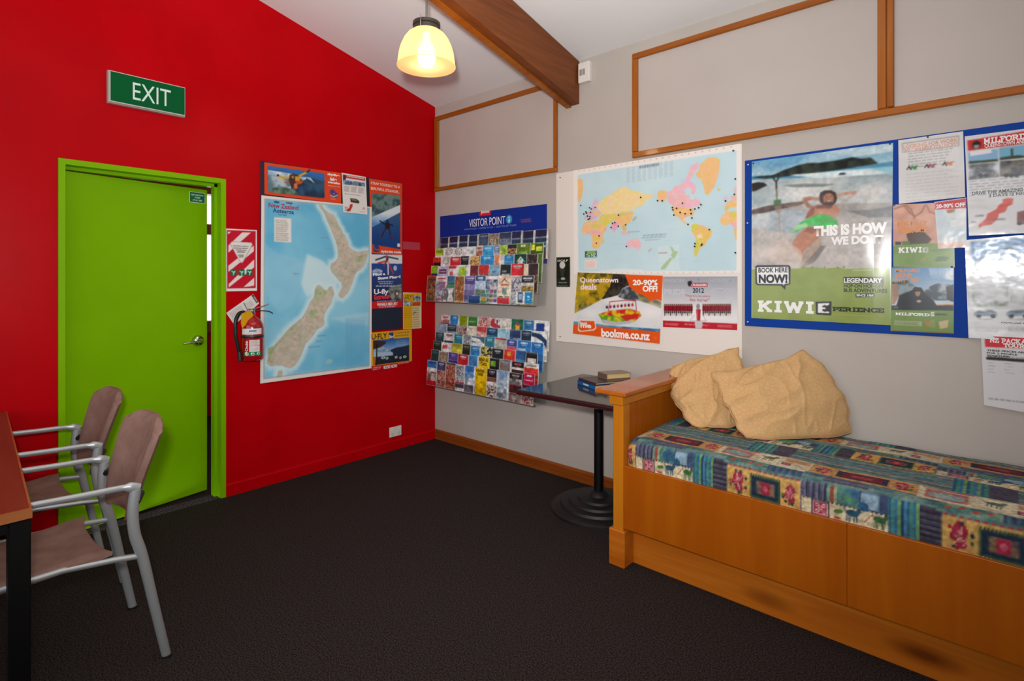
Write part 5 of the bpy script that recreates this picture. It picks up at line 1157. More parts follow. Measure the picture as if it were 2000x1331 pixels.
def art_toe(A):
    A.c[:] = two('c48e78', 'd8a892', 50, 3)(A.P)
    A.line(Z('E', "930,540 990,520 1020,560 1050,585 1090,560 1110,520"), 9, 'a06c58', .7); A.line(Z('E', "1000,515 1030,545 1050,600"), 6, '9a6450', .7); A.line(Z('E', "1120,520 1140,560 1175,570"), 7, 'a86e5a', .7); A.poly(Z('E', "1000,690 1040,670 1110,680 1150,720 1120,755 1020,755"), '4a382e'); A.soft(Z('E', "1060,720")[0], 35, 25, '4a382c', .6)
    A.poly(Z('E', "922,758 1000,750 1100,745 1285,742 1285,885 922,882"), two('6f8f46', '7c9a52', 50, 2)); A.rect(ZB('E', "935,735 970,752"), '3a3a34'); A.rect(ZB('E', "976,732 1022,752"), '5a7a3c'); A.line(Z('E', "1085,850 1115,828"), 5, 'b08a50'); A.ell(Z('E', "1215,830")[0], 24, 7, '56703e'); A.copy_lines(ZB('E', "1170,838 1250,850"), 1, '3a4c2c', 3); A.copy_lines(ZB('E', "1140,776 1270,792"), 1, '6a8450', 3, .6)
    A.rect(ZB('E', "1098,770 1128,796"), 'e4e4e0'); A.rect(ZB('E', "1106,776 1124,780"), '2a2a24'); A.rect(ZB('E', "1106,786 1124,790"), '2a2a24')
sheet('poster', 'grey', Z('E', "922,516 1280,500 1286,885 924,882"), .0105, art_toe, M_kiwi, 'small poster with bare toes over a green band, beside the beach poster', 'poster', 2.2, [('TOE-TALLY', ZB('E', "944,618 1124,641"), 'e08a30', .03), ('AWESOME', ZB('E', "942,653 1130,677"), 'e08a30', .03), ('KIWI', ZB('E', "955,768 1092,798"), 'ecece8', 'slab')])
def art_mx(A):
    G = lambda s, c, al=1.: A.poly(Z('E', s), c, al)
    A.c[:] = srgb('72904a'); G("918,884 1280,882 1280,1135 915,1130", grad(1455, '5a8cb8', 1300, 'c8d2d8', .4, 60, 3))
    G("1130,890 1278,890 1278,960 1150,950", two('dfe4e8', '8ab0d0', 40, 5, .35, .6)); G("918,970 1010,960 1060,1000 1030,1050 920,1060", two('3a4a44', '8a9aa0', 40, 3)); G("1090,1020 1180,980 1280,990 1280,1080 1130,1080", two('3c4c58', 'a8b4bc', 30, 6)); G("1235,1000 1280,985 1280,1090 1240,1075", '20242a')
    G("960,1050 1035,1020 1050,1000 1090,1005 1110,1040 1160,1080 1180,1110 940,1120", '1e2228'); A.ell(Z('E', "1068,1035")[0], 10, 17, 'a87a64'); G("1045,1010 1090,1008 1092,1022 1045,1026", '2a211e'); A.line(Z('E', "1052,1024 1088,1022"), 6, '161616'); G("918,985 945,980 955,1060 930,1105 918,1100", 'a87a64', .9); A.ell(Z('E', "1075,1085")[0], 9, 6, 'b8a8a0')
    G("915,1110 1280,1108 1280,1140 915,1138", '22262c'); A.line(Z('E', "1180,1108 1278,1104"), 4, 'd88a3c'); G("915,1136 1280,1140 1280,1275 912,1262", '72904a')
    A.rect(ZB('E', "930,1198 1092,1232"), 'a8b088'); A.copy_lines(ZB('E', "936,1202 1086,1228"), 3, '5a6a3c', 4); G("1110,1195 1170,1192 1172,1240 1112,1238", two('8a9a5a', 'b0703c', 16, 4)); G("1190,1205 1250,1195 1245,1240 1200,1248", 'c8b08a')
    A.rect(ZB('E', "1146,1148 1166,1174"), 'e4e4e0'); A.rect(ZB('E', "1152,1158 1164,1162"), '3a4a24'); A.copy_lines(ZB('E', "1168,1156 1248,1170"), 1, '26301a', 3, .9)
    A.line(Z('E', "914,1258 1278,1272"), 4, '9a4a2c', .6); A.copy_lines(ZB('E', "925,1115 960,1128"), 2, 'd8d8d8', 2)
sheet('poster', 'grey', Z('E', "914,886 1282,880 1280,1276 908,1260"), .0115, art_mx, M_kiwi, 'small poster of a person in dark glasses below the toes poster', 'poster', 2.2,
      [('MILFORD', ZB('E', "936,894 1082,914"), 'e09040', .03), ('SOUND', ZB('E', "934,922 1036,944"), 'e09040', .03), ('DAY TRIP', ZB('E', "932,950 1076,974"), 'e09040', .03), ('$199', ZB('E', "1140,905 1236,940"), 'a8c0d0', .03), ('MILFORD', ZB('E', "938,1150 1140,1174"), 'ecece8', 'slab')])
def art_mil(A):
    A.c[:] = srgb('d6d6d6')
    A.poly(Z('E', "1360,140 1694,85 1900,55 1900,130 1694,158 1365,200"), 'c83434'); A.ell(Z('E', "1414,165")[0], 15, 18, '3a3836'); A.ell(Z('E', "1414,172")[0], 9, 11, '9a948e'); A.poly(Z('E', "1390,156 1414,140 1440,152 1436,162 1394,166"), '24221f')
    A.poly(Z('E', "1365,205 1540,190 1542,262 1368,278"), grad(1880, '8ab4d4', 1800, '3c6a88', .2, 40)); A.poly(Z('E', "1548,182 1900,140 1900,220 1548,252"), grad(1910, '7ab0cc', 1830, '5a7a6a', .2, 40)); A.poly(Z('E', "1372,205 1500,190 1505,212 1380,232"), 'e4e4e6'); A.poly(Z('E', "1368,262 1540,248 1542,262 1368,278"), '4a5a44'); A.line(Z('E', "1622,190 1624,236"), 7, '3a4a3c'); A.poly(Z('E', "1552,240 1660,225 1700,230 1700,240 1552,256"), '3a4a3c')
    A.poly(Z('E', "1368,282 1545,268 1548,355 1370,372"), two('cfd4da', '5a5c60', 40, 4, .35, .65)); A.poly(Z('E', "1552,262 1900,235 1900,335 1552,352"), two('8a8478', '3a3c40', 40, 6, .3, .7))
    for x in (1440, 1470, 1590, 1620, 1650): A.ell(Z('E', f"{x},345")[0], 8, 8, '26282c')
    A.copy_lines(ZB('E', "1372,375 1900,430"), 6, '8a8a8a', 3, .35)
    A.poly(Z('E', "1568,485 1600,478 1632,480 1625,515 1600,525 1580,560 1545,570 1540,600 1500,635 1450,640 1430,655 1428,635 1470,600 1480,570 1530,545 1545,520 1570,505"), 'd04a38')
    A.copy_lines(ZB('E', "1405,575 1460,590"), 1, '6a6a6a', 4); A.copy_lines(ZB('E', "1480,598 1590,610"), 1, '6a6a6a', 4); A.copy_lines(ZB('E', "1385,612 1420,626"), 1, '6a6a6a', 5); A.poly(Z('E', "1655,560 1700,550 1760,560 1760,630 1652,632"), '7a3a30'); A.ell(Z('E', "1668,628")[0], 7, 7, '1c1c1c')
sheet('notice', 'grey', Z('E', "1345,115 2100,20 2100,665 1370,700"), .0150, art_mil, M_lam, 'white laminated tour notice with red heading and red island map', 'notice', 2.8,
      [('MILFORD', ZB('E', "1458,127 1706,131"), 'efe6e6', 'slab'), ('QUEENSTOWN AND', ZB('E', "1462,161 1706,158"), 'efe6e6', .02), ('DRIVE THE AMAZING', ZB('E', "1388,441 1688,438"), '3a3a3c', .02), ('3 DAYS /2 NIGHTS', ZB('E', "1486,457 1776,452"), '3a3a3c', .02)], bulge=wavy(.0014, 9, 4, 1))
def art_heli(A):
    G = lambda s, c, al=1.: A.poly(Z('E', s), c, al)
    A.c[:] = srgb('d4d6d8'); G("1380,735 1900,690 1900,1000 1392,990", grad(1560, '5a88b8', 1350, 'dfe4e8', .3, 70)); G("1390,850 1900,830 1900,990 1392,985", two('b0b8c0', 'e4e6e8', 50, 4, .35, .6)); A.line(Z('E', "1565,778 1655,768"), 4, '3a4450'); G("1590,770 1625,764 1640,782 1600,786", '4a5460'); A.line(Z('E', "1500,900 1660,880"), 5, 'b08a80', .7)
    for b, c in (("1390,1005 1600,995 1602,1112 1392,1118", 3), ("1612,995 1900,985 1900,1105 1614,1112", 5)): G(b, two('8a9a8c', 'd8dade', 34, c, .3, .65))
    for x in (1400, 1590):
        A.poly(Z('E', f"{x},1150 {x+30},1135 {x+110},1135 {x+135},1150 {x+138},1172 {x},1172"), '8a9aa8'); A.poly(Z('E', f"{x+20},1142 {x+105},1140 {x+118},1152 {x+12},1154"), '4a5a68'); A.ell(Z('E', f"{x+28},1173")[0], 8, 8, '26282c'); A.ell(Z('E', f"{x+112},1173")[0], 8, 8, '26282c'); A.copy_lines(ZB('E', f"{x+20},1186 {x+118},1196"), 1, '6a6a6a', 4)
    A.copy_lines(ZB('E', "1405,1232 1570,1270"), 4, '8a8a8a', 3, .4); A.copy_lines(ZB('E', "1600,1232 1900,1275"), 4, '8a8a8a', 6, .4)
sheet('notice', 'grey', Z('E', "1345,725 2100,660 2100,1345 1368,1300"), .0145, art_heli, M_lam, 'rippled laminated notice with a helicopter photo and two vans', 'notice', 2.8, [('Optional Extras', ZB('E', "1558,1205 1776,1224"), '303032', .03)], bulge=wavy(.0012, 8, 6, 2.2))
def art_pac(A):
    A.c[:] = srgb('d2d2d4'); A.poly(Z('F', "512,978 760,985 760,1035 515,1026"), 'cc3036'); A.copy_lines(ZB('F', "524,1068 760,1078"), 1, '6a6a6c', 3, .5); A.rect(ZB('F', "520,1082 760,1086"), '2a2a2c')
    for k in range(4): A.copy_lines(ZB('F', f"526,{1094 + k * 14} 560,{1100 + k * 14}"), 1, '5a5a5c', k); A.copy_lines(ZB('F', f"600,{1098 + k * 14} 650,{1104 + k * 14}"), 1, '5a5a5c', k + 5); A.copy_lines(ZB('F', f"682,{1100 + k * 14} 740,{1106 + k * 14}"), 1, '5a5a5c', k + 9)
    A.copy_lines(ZB('F', "530,1262 760,1274"), 1, '8a8a8c', 3, .5)
sheet('price_list', 'grey', Z('F', "496,975 760,990 760,1330 510,1285"), .0175, art_pac, M_print, 'white price sheet with red heading hanging below the blue board', 'notice', 2.4,
      [('NZ PACKAGE', ZB('F', "536,984 738,1018"), 'efe4e4', 'slab'), ('TOUR', ZB('F', "596,1009 690,1033"), 'efe4e4', 'slab'), ('THESE PRICES ARE', ZB('F', "522,1036 700,1056"), '222224', .03), ('FOR 2 PEOPLE', ZB('F', "522,1048 658,1065"), '222224', .03), ('TOGETHER!', ZB('F', "522,1059 626,1074"), '222224', .03)])
pc = [('white', 'e0e0dc'), ('black', '16161a'), ('green', '145034')]
def stray(a, z, y, k, lab):
    o = bpy.data.objects.new('push_pin', bpy.data.meshes.get('push_pin').copy()); o.data.materials.clear(); o.data.materials.append(mat('stray_pin_' + k, dict(pc)[k], .3)); C.objects.link(o); o.location = (a / 1000, -y, z / 1000); o.scale = (.8, .8, .8); tag(o, lab, 'push pin', 'pins holding sheets to the boards')
for s, fr, y, k, lab in (("100,272", 'E', .0100, 'black', 'black pin in the top left corner of the beach poster'), ("905,158", 'E', .0100, 'black', 'black pin in the top right corner of the beach poster'), ("1128,120", 'E', .0145, 'black', 'black pin at the top of the work agency notice'), ("930,520", 'E', .0105, 'green', 'green pin at the corner of the toes poster'), ("1270,882", 'E', .0115, 'black', 'black pin at the top right of the dark glasses poster'),
                         ("70,280", 'E', .0092, 'white', 'white pin in the top left corner of the blue board'), ("66,624", 'E', .0092, 'white', 'white pin halfway down the left edge of the blue board'), ("68,1206", 'E', .0092, 'white', 'white pin in the bottom left corner of the blue board'), ("80,240", 'D', .0062, 'black', 'black pin in the top left corner of the white board'), ("80,1200", 'D', .0062, 'black', 'black pin in the bottom left corner of the white board')):
    stray(*Z(fr, s)[0], y, k, lab)

# ------------------------------------------------------------------ brochure racks
clear = mat('clear_acrylic', 'ffffff', .05); n_, l_, b_ = nodes(clear)
tr = n_.new('ShaderNodeBsdfTransparent'); tr.inputs[0].default_value = (.95, .96, .96, 1); gs = n_.new('ShaderNodeBsdfGlossy'); gs.inputs['Roughness'].default_value = .06; mxs = n_.new('ShaderNodeMixShader'); mxs.inputs[0].default_value = .05
l_.new(tr.outputs[0], mxs.inputs[1]); l_.new(gs.outputs[0], mxs.inputs[2]); l_.new(mxs.outputs[0], n_['Material Output'].inputs[0])
smoke = mat('acrylic_edge', '6a625c', .15, alpha=None)
RX0, RX1 = .073, 1.252
def rack(label, rows, back_top, header):
    """rows: (y, z_bottom) of each pocket, top row first"""
    t = thing('brochure_rack', label, 'brochure rack', (.66, -.02, rows[-1][1]))
    obj('back_panel', box(B(), RX0, RX1, -.006, -.001, rows[-1][1] + .30, back_top), clear if not header else mat('header_blue', '0a2a86', .5, spec=.2), t)
    for k, (y, z) in enumerate(rows):
        yb = y + .022; y0 = rows[k - 1][0] - .003 if k else -.006
        bm = B(); box(bm, RX0, RX1, y - .004, max(y0, yb), z - .004, z); obj('pocket_floor', bm, smoke if k == len(rows) - 1 else clear, t)
        bm = B(); box(bm, RX0, RX1, y - .006, y - .004, z - .004, z + (.04 if k < len(rows) - 1 else .06)); obj('pocket_lip', bm, clear, t)
    for x in (RX0 - .004, RX1):
        p = [(-.001, back_top if not header else rows[0][1] + .20), (-.012, back_top if not header else rows[0][1] + .20)]
        for (y, z) in rows: p += [(y - .004, z + .10), (y - .006, z - .004)]
        p += [(-.02, rows[-1][1] - .004), (-.001, rows[-1][1] + .2)]
        bm = B(); prism(bm, p, lambda a, b, d: (d, a, b), x, x + .004); obj('side_panel', bm, clear, t)
    return t
UP = [(-.040, 1.545), (-.068, 1.450), (-.093, 1.372), (-.117, 1.298), (-.146, 1.212)]
LO = [(-.034, .880), (-.056, .806), (-.078, .733), (-.100, .658), (-.122, .583), (-.150, .502)]
rk1 = rack('upper clear brochure rack with blue visitor header, full of leaflets', UP, 1.945, True)
rk2 = rack('lower clear brochure rack without a header, full of leaflets', LO, 1.03, False)
def art_head(A):
    A.c[:] = srgb('0a2c8c'); A.rect((560, 1965, 690, 1908), 'c8202c'); A.rect((565, 1960, 685, 1913), 'd42832'); A.ell((885, 1860), 32, 34, '2a86c0'); A.ell((885, 1860), 29, 31, '3a9ad0'); A.rect((878, 1862, 892, 1836), 'f0f0f4'); A.ell((885, 1876), 7.5, 7, 'f0f0f4')
    A.copy_lines((1010, 1840, 1120, 1826), 1, 'd84050', 3, .9); A.copy_lines((1000, 1852, 1110, 1844), 1, 'b8bccc', 4, .6)
sheet('header_print', 'grey', [(75, 1944), (1250, 1944), (1250, 1620), (75, 1620)], .0066, art_head, M_print, None, None, 4.0,
      [('Jasons', (578, 1954, 672, 1922), 'f4e8e8', .03), ('VISITOR POINT', (440, 1890, 845, 1828), 'ecebf0', .0), ('WHAT TO DO  \u2022  WHERE TO GO  \u2022  HOW TO GET THERE', (380, 1818, 960, 1804), '8a9ac8', 0)], parent=rk1)

# how each leaflet looks: bands from the top (share of the height, colour or 'a~b' for a mottled photo), then extras
LAKE = '1c2648:.26 5a6a8c:.03 223a50:.16 2a5a68:.10 c8d0dc:.06 4a5a6c:.14 5c463c:.25'
PEOPLE_ = ['3a2a2c', '8a4a3a', 'c89a80', '5a3a3a', 'a86a4c', '2a2a30']
def leaf_art(A, spec, seed):
    leaf_paint(A, spec, seed); A.grain(.55, 22, seed % 40); A.grain(.35, 8, seed % 30)
def leaf_paint(A, spec, seed):
    """P runs 0-100 across and 0-210 up"""
    z = 210.; r = random.Random(seed); first = True
    parts = spec.split()
    for p in [q for q in parts if ':' in q]:
        c, f = p.split(':'); h_ = 210 * float(f)
        if '~' in c:
            cs = c.split('~'); A.rect((0, z, 100, z - h_), people(cs, 15, seed % 50) if len(cs) > 2 else two(cs[0], cs[1], 30, seed % 50))
        else: A.rect((0, z, 100, z - h_), c)
        z -= h_
    for p in parts:
        if p == 'title' or p.startswith('title='):
            c = p.split('=')[1] if '=' in p else 'e8e8ec'; w = r.uniform(50, 78); A.rect((50 - w / 2, 198, 50 + w / 2, 184), c, .85); A.rect((50 - w / 3, 178, 50 + w / 3, 172), c, .6)
        elif p.startswith('ring='): A.ell((55, 178), 38, 30, p[5:]); A.ell((55, 178), 32, 25, 'e8e4e0'); A.ell((55, 178), 22, 16, p[5:], 0, .6); A.ell((55, 178), 15, 10, 'e8e4e0')
        elif p.startswith('stripe='): A.rect((88, 210, 100, 0), p[7:])
        elif p.startswith('diag='): A.poly([(0, 190), (100, 150), (100, 110), (0, 150)], p[5:])
        elif p.startswith('hill='): A.poly([(15, 150), (50, 192), (88, 150), (75, 158), (50, 178), (28, 156)], p[5:])
        elif p.startswith('swoosh='): A.poly([(0, 200), (60, 190), (100, 150), (100, 90), (70, 140), (30, 165), (0, 170)], p[7:])
        elif p == 'text': A.copy_lines((10, 120, 90, 20), 9, '8a8480', seed, .4)
        elif p.startswith('block='): c, a = p[6:].split('@'); x0, z1, x1, z0 = [float(q) for q in a.split(',')]; A.rect((x0, z1, x1, z0), c)
        elif p == 'photos':
            for i in range(3):
                for j in range(3): A.rect((6 + i * 31, 108 - j * 34, 34 + i * 31, 80 - j * 34), two('%02x%02x%02x' % tuple(r.randint(40, 170) for _ in range(3)), '%02x%02x%02x' % tuple(r.randint(60, 210) for _ in range(3)), 12, r.randint(1, 40)))
        elif p.startswith('cap='): A.poly([(10, 210), (90, 210), (95, 175), (5, 175)], p[4:]); A.poly([(12, 172), (88, 172), (70, 90), (90, 0), (10, 0), (30, 90)], 'd8d6d2')
PAPER_EDGE = mat('leaflet_edge', 'd8d2ca', .7)
M_leaf = art_mat('print_leaflet', .3, .5)
ORD = ['first', 'second', 'third', 'fourth', 'fifth', 'sixth', 'seventh', 'eighth', 'ninth', 'tenth', 'eleventh', 'twelfth']
def leaflet(x0, x1, y, z, hgt, spec, label, group, texts=(), lean=.055, thick=.006, seed=0):
    """a leaflet (or short stack of the same one) standing in a pocket, leaning back a little"""
    w = x1 - x0; nx = max(8, int(w / .0055)); nz = max(16, int(hgt / .0055)); u, v = np.meshgrid(np.linspace(0, 1, nx), np.linspace(0, 1, nz)); u, v = u.ravel(), v.ravel()
    A = Art(np.stack([u * 100, v * 210], 1), 6.); leaf_art(A, spec, seed)
    tw = random.Random(seed).uniform(-.03, .03)
    def pos(uu, vv, dd): # local: x across, y out of the rack is negative
        xx = (uu - .5) * w; zz = vv * hgt; return np.stack([xx + zz * tw * .3, dd + zz * lean, zz], -1)
    bow = .0015 * np.sin(np.pi * v)
    V = pos(u, v, -thick - bow); idx = np.arange(nx * nz).reshape(nz, nx)
    Q = np.stack([idx[:-1, :-1], idx[:-1, 1:], idx[1:, 1:], idx[1:, :-1]], -1).reshape(-1, 4).tolist()
    cols = A.c.tolist(); n = len(V); V = V.tolist()
    back = [pos(np.array(a), np.array(b), np.array(0.)).tolist() for a, b in ((0, 0), (1, 0), (1, 1), (0, 1))]
    V += back; bi = [n, n + 1, n + 2, n + 3]; F = Q + [bi[::-1], [idx[0, 0], bi[0]] + bi[1:2] + idx[0, ::-1].tolist()[:-1], idx[:, -1].tolist() + [bi[2], bi[1]], [bi[3], bi[2]] + idx[-1, ::-1].tolist(), [bi[0], bi[3]] + idx[::-1, 0].tolist()]
    F[-4] = [bi[0], bi[1]] + idx[0, ::-1].tolist()
    cols += [srgb('d8d2ca').tolist()] * 4
    for k, (s, b, c, bold) in enumerate(texts):
        TV, TF = FONT_JOBS[(s, bold)]; m0 = len(V)
        tt = pos((b[0] + TV[:, 0] * (b[2] - b[0])) / 100, (b[3] + TV[:, 1] * (b[1] - b[3])) / 210, np.full(len(TV), -thick - .0026)); V += tt.tolist(); cols += [srgb(c).tolist()] * len(TV); F += [[i + m0 for i in f] for f in TF]
    me = bpy.data.meshes.new('leaflet'); me.from_pydata(V, [], F)
    at = me.color_attributes.new('Col', 'FLOAT_COLOR', 'POINT'); at.data.foreach_set('color', np.concatenate([tolin(np.clip(np.array(cols), 0, 1)), np.ones((len(V), 1))], 1).ravel())
    me.materials.append(M_leaf)
    o = bpy.data.objects.new('leaflet', me); C.objects.link(o); o.location = ((x0 + x1) / 2, y, z); return tag(o, label, 'leaflet', group)
def fill_rack(rows, data, rackname):
    names = {5: ['top', 'second', 'third', 'fourth', 'bottom'], 6: ['top', 'second', 'third', 'fourth', 'fifth', 'bottom']}[len(rows)]
    for k, (y, z) in enumerate(rows):
        items = data[k]
        for i, it in enumerate(items):
            x0, x1, look, spec = it[:4]; texts = it[4] if len(it) > 4 else ()
            hgt = .212 if k else .215; extra = it[5] if len(it) > 5 else {}
            lab = f'{look}, {ORD[i]} from left, {names[k]} row, {rackname} rack'
            leaflet(x0 / 1000 + .002, x1 / 1000 - .002, y - .0 + (i % 3) * .0015 + extra.get('dy', 0), z, hgt + extra.get('dh', 0) + ((i * 37 + k * 11) % 5 - 2) * .0015, spec, lab, f'leaflets in the {rackname} brochure rack', texts, seed=(k * 31 + i * 7 + len(rackname) * 13), thick=extra.get('th', .006))
UP_DATA = [
    [(114, 229, 'navy lake-cover leaflet with white edge', LAKE + ' stripe=d8d4d0'),
     (229, 348, 'navy lake-cover leaflet with white edge', LAKE + ' stripe=d8d4d0'),
     (348, 467, 'navy lake-cover leaflet with white edge', LAKE + ' stripe=d8d4d0'),
     (467, 580, 'navy lake-cover leaflet with white edge', LAKE + ' stripe=d8d4d0'),
     (580, 692, 'slate grey booklet with pale capitals', '2c3850:.2 4a566c:.25 6a7488:.2 3c4450:.35 title=8a96b0'),
     (692, 807, 'tan booklet with ornate initials', '8a7866:.1 9a8670~7a6a58:.9', [('SIA', (18, 170, 82, 110), 'd8ccbc', .0)]),
     (807, 938, 'slate grey booklet with pale capitals and white edge', '2c3850:.2 4a566c:.18 7a869c:.1 5a5048~8a7a70:.52', [('ROOKS', (12, 160, 88, 130), 'a8b4c8', .0)]),
     (938, 1049, 'navy lake-cover leaflet with a white edge', LAKE + ' stripe=d8d4d0'),
     (1049, 1169, 'navy lake-cover leaflet with a white edge', LAKE + ' stripe=d8d4d0'),
     (1169, 1294, 'navy lake-cover leaflet with a white edge', LAKE + ' stripe=d8d4d0')],
    [(80, 188, 'lime and white leaflet', 'a8c83c:.28 e4e2de:.72 block=7a9a28@10,195,90,170'),
     (188, 305, 'white leaflet with round emblem', 'e8e4e0:1 ring=6a6460'),
     (305, 423, 'white leaflet with round emblem and teal foot', 'e8e4e0:.7 3a8a8a:.3 ring=6a6460'),
     (423, 580, 'white leaflet with pale pink lettering', 'e6e2e0:1 block=d89088@10,110,90,84 block=7ab0a0@60,180,85,150'),
     (583, 653, 'reddish brown food leaflet with cream top', 'd8ccb8:.2 8a3c30~c8846c:.8 title=a83038'),
     (653, 777, 'bright blue leaflet with flowing script', '3a9ad0:.36 2a4a60:.1 58682c~b0a858:.54 title=b8dcf0'),
     (777, 844, 'blue-grey leaflet', '7a8aa8:.3 98a4ba:.4 5a6a84:.3 title'),
     (844, 916, 'lime leaflet with yellow curve', 'b4d03c:.4 cfd84a:.6 swoosh=8ab430'),
     (916, 1014, 'dark food leaflet', '2a2420:.16 c8844c~2a2018~e0b070:.84'),
     (1014, 1149, 'olive green leaflet with pale label', '5c7a1c:1 block=d8dcb8@30,200,66,182 block=8aa83c@20,150,80,130'),
     (1149, 1270, 'dark green leaflet with yellow badge', '3c5a1c:.6 56782c:.4 block=d8d82c@4,200,34,160 block=c8d84c@45,185,92,150')],
    [(85, 184, 'red and black leaflet', 'c83020:.2 2a1418:.8'),
     (184, 295, 'white leaflet with round emblem', 'e8e4e0:1 ring=6a6460'),
     (295, 425, 'bright red leaflet', 'd02428:.55 e8d8d4:.1 c03030:.35 title'),
     (425, 537, 'black leaflet with white border', '18181c:1 title=a8a8a8 stripe=d8d8d4'),
     (537, 653, 'colourful yellow photo leaflet', 'd8b84c~b04a2c~e0d08a~7a3a30:1'),
     (653, 807, 'bright blue leaflet with script', '2a8ac8:.5 1c6aa0:.2 123a58:.3 title=b8dcf0'),
     (807, 910, 'orange and white leaflet', 'e08a5c:.5 e8d8cc:.5 block=e8e4e0@50,210,100,60'),
     (910, 1010, 'sky blue leaflet with white wave', '2a7ab8:.25 3a8ac0:.2 e4e6e8:.1 8a9aa0:.45 title=7ac0e0'),
     (1010, 1135, 'dark green leaflet with pale tree emblem', '0c4438:1 block=c8d4cc@28,170,72,135 hill=d8e4dc'),
     (1135, 1239, 'dark brown photo leaflet', '4a3438~2a2024~6a5450:.5 3c2a2c:.5'),
     (1239, 1281, 'narrow green leaflet at the pocket end', '4a6a24:1')],
    [(80, 172, 'lime and navy leaflet', '8ab82c:.3 1c2a50:.7'),
     (172, 297, 'lilac grey leaflet with purple lettering', 'b8b4cc:.6 8a8aa8:.4 block=6a2a5c@12,185,88,170 block=6a2a5c@12,160,88,145'),
     (297, 405, 'red and white map leaflet', 'e4d8d8:1 block=c83040@5,205,95,186 block=d86070@20,160,60,120'),
     (405, 562, 'white leaflet with lime square', 'e8e8e2:1 block=a4c83c@14,195,72,120'),
     (562, 658, 'dark red leaflet', '6a1c24~a83c3c:.6 3a1418:.4'),
     (658, 773, 'scarlet photo leaflet', 'd03028:.35 d8c8c4~8a3030~2a1c20:.65'),
     (773, 892, 'pale blue leaflet', '8ab4d0:.7 a8c4d8:.3 block=5a8ab0@30,165,70,150'),
     (892, 1001, 'black leaflet with grey capitals', '1a1c1e:1 block=8a8e92@12,165,60,150 block=b8bcc0@12,140,90,118'),
     (1001, 1129, 'bright red leaflet with white script', 'd42830:.42 e8e0e0:.06 c82830:.2 e0d8d8:.32 title'),
     (1129, 1168, 'narrow cream leaflet', 'e0d0b4:1'),
     (1168, 1263, 'dark wine-tasting leaflet', '3a2828:.4 6a4438~2a1c1c~8a6a50:.6')],
    [(64, 182, 'dark food leaflet with red band', 'c02c20:.1 3a2a24~6a4a34~a86a3c:.9'),
     (182, 319, 'red and white collage leaflet', 'e4dcdc:.2 c0404c~7a8aa8~d8ccd0:.8 title=b02c3c'),
     (319, 417, 'green and grey landscape leaflet', '3a6a8c:.25 3a5a3c~6a7a5c:.75'),
     (417, 529, 'green and orange photo collage leaflet', '5a7a2c~b85a2c~8a4a24~d8a060:.94 d89a2c:.06'),
     (529, 652, 'purple lavender field leaflet', '6a5aa0:.12 5a4a94:.2 9a90c8:.2 6a5c98~8a84b0:.48 title=d0c8e4'),
     (652, 766, 'blue mountain photo leaflet', '2c5a8c:.2 8ab0d0~e0e4ec:.3 4a5a4c~7a8a70:.5 title'),
     (766, 896, 'white leaflet with grid of photos', 'e6e4e0:.12 2a4a8c~d8d0c8:.35 e4e2de:.53 photos'),
     (896, 1029, 'cream leaflet with red mountain emblem', 'ecd8c0:1 hill=a03c2c block=b0483c@22,148,78,136 block=8a9a98@34,120,70,70 block=6a5a50@10,60,40,20 block=9aa080@55,60,90,20'),
     (1029, 1127, 'grey relief map leaflet', '9a98a4~c8c4c8~6a6a7c:1'),
     (1127, 1247, 'dark leaflet with golden photo', '2a2c34:.25 c8c4bc:.1 8a7a5c~b89a3c~4a3c34:.65 title')]]
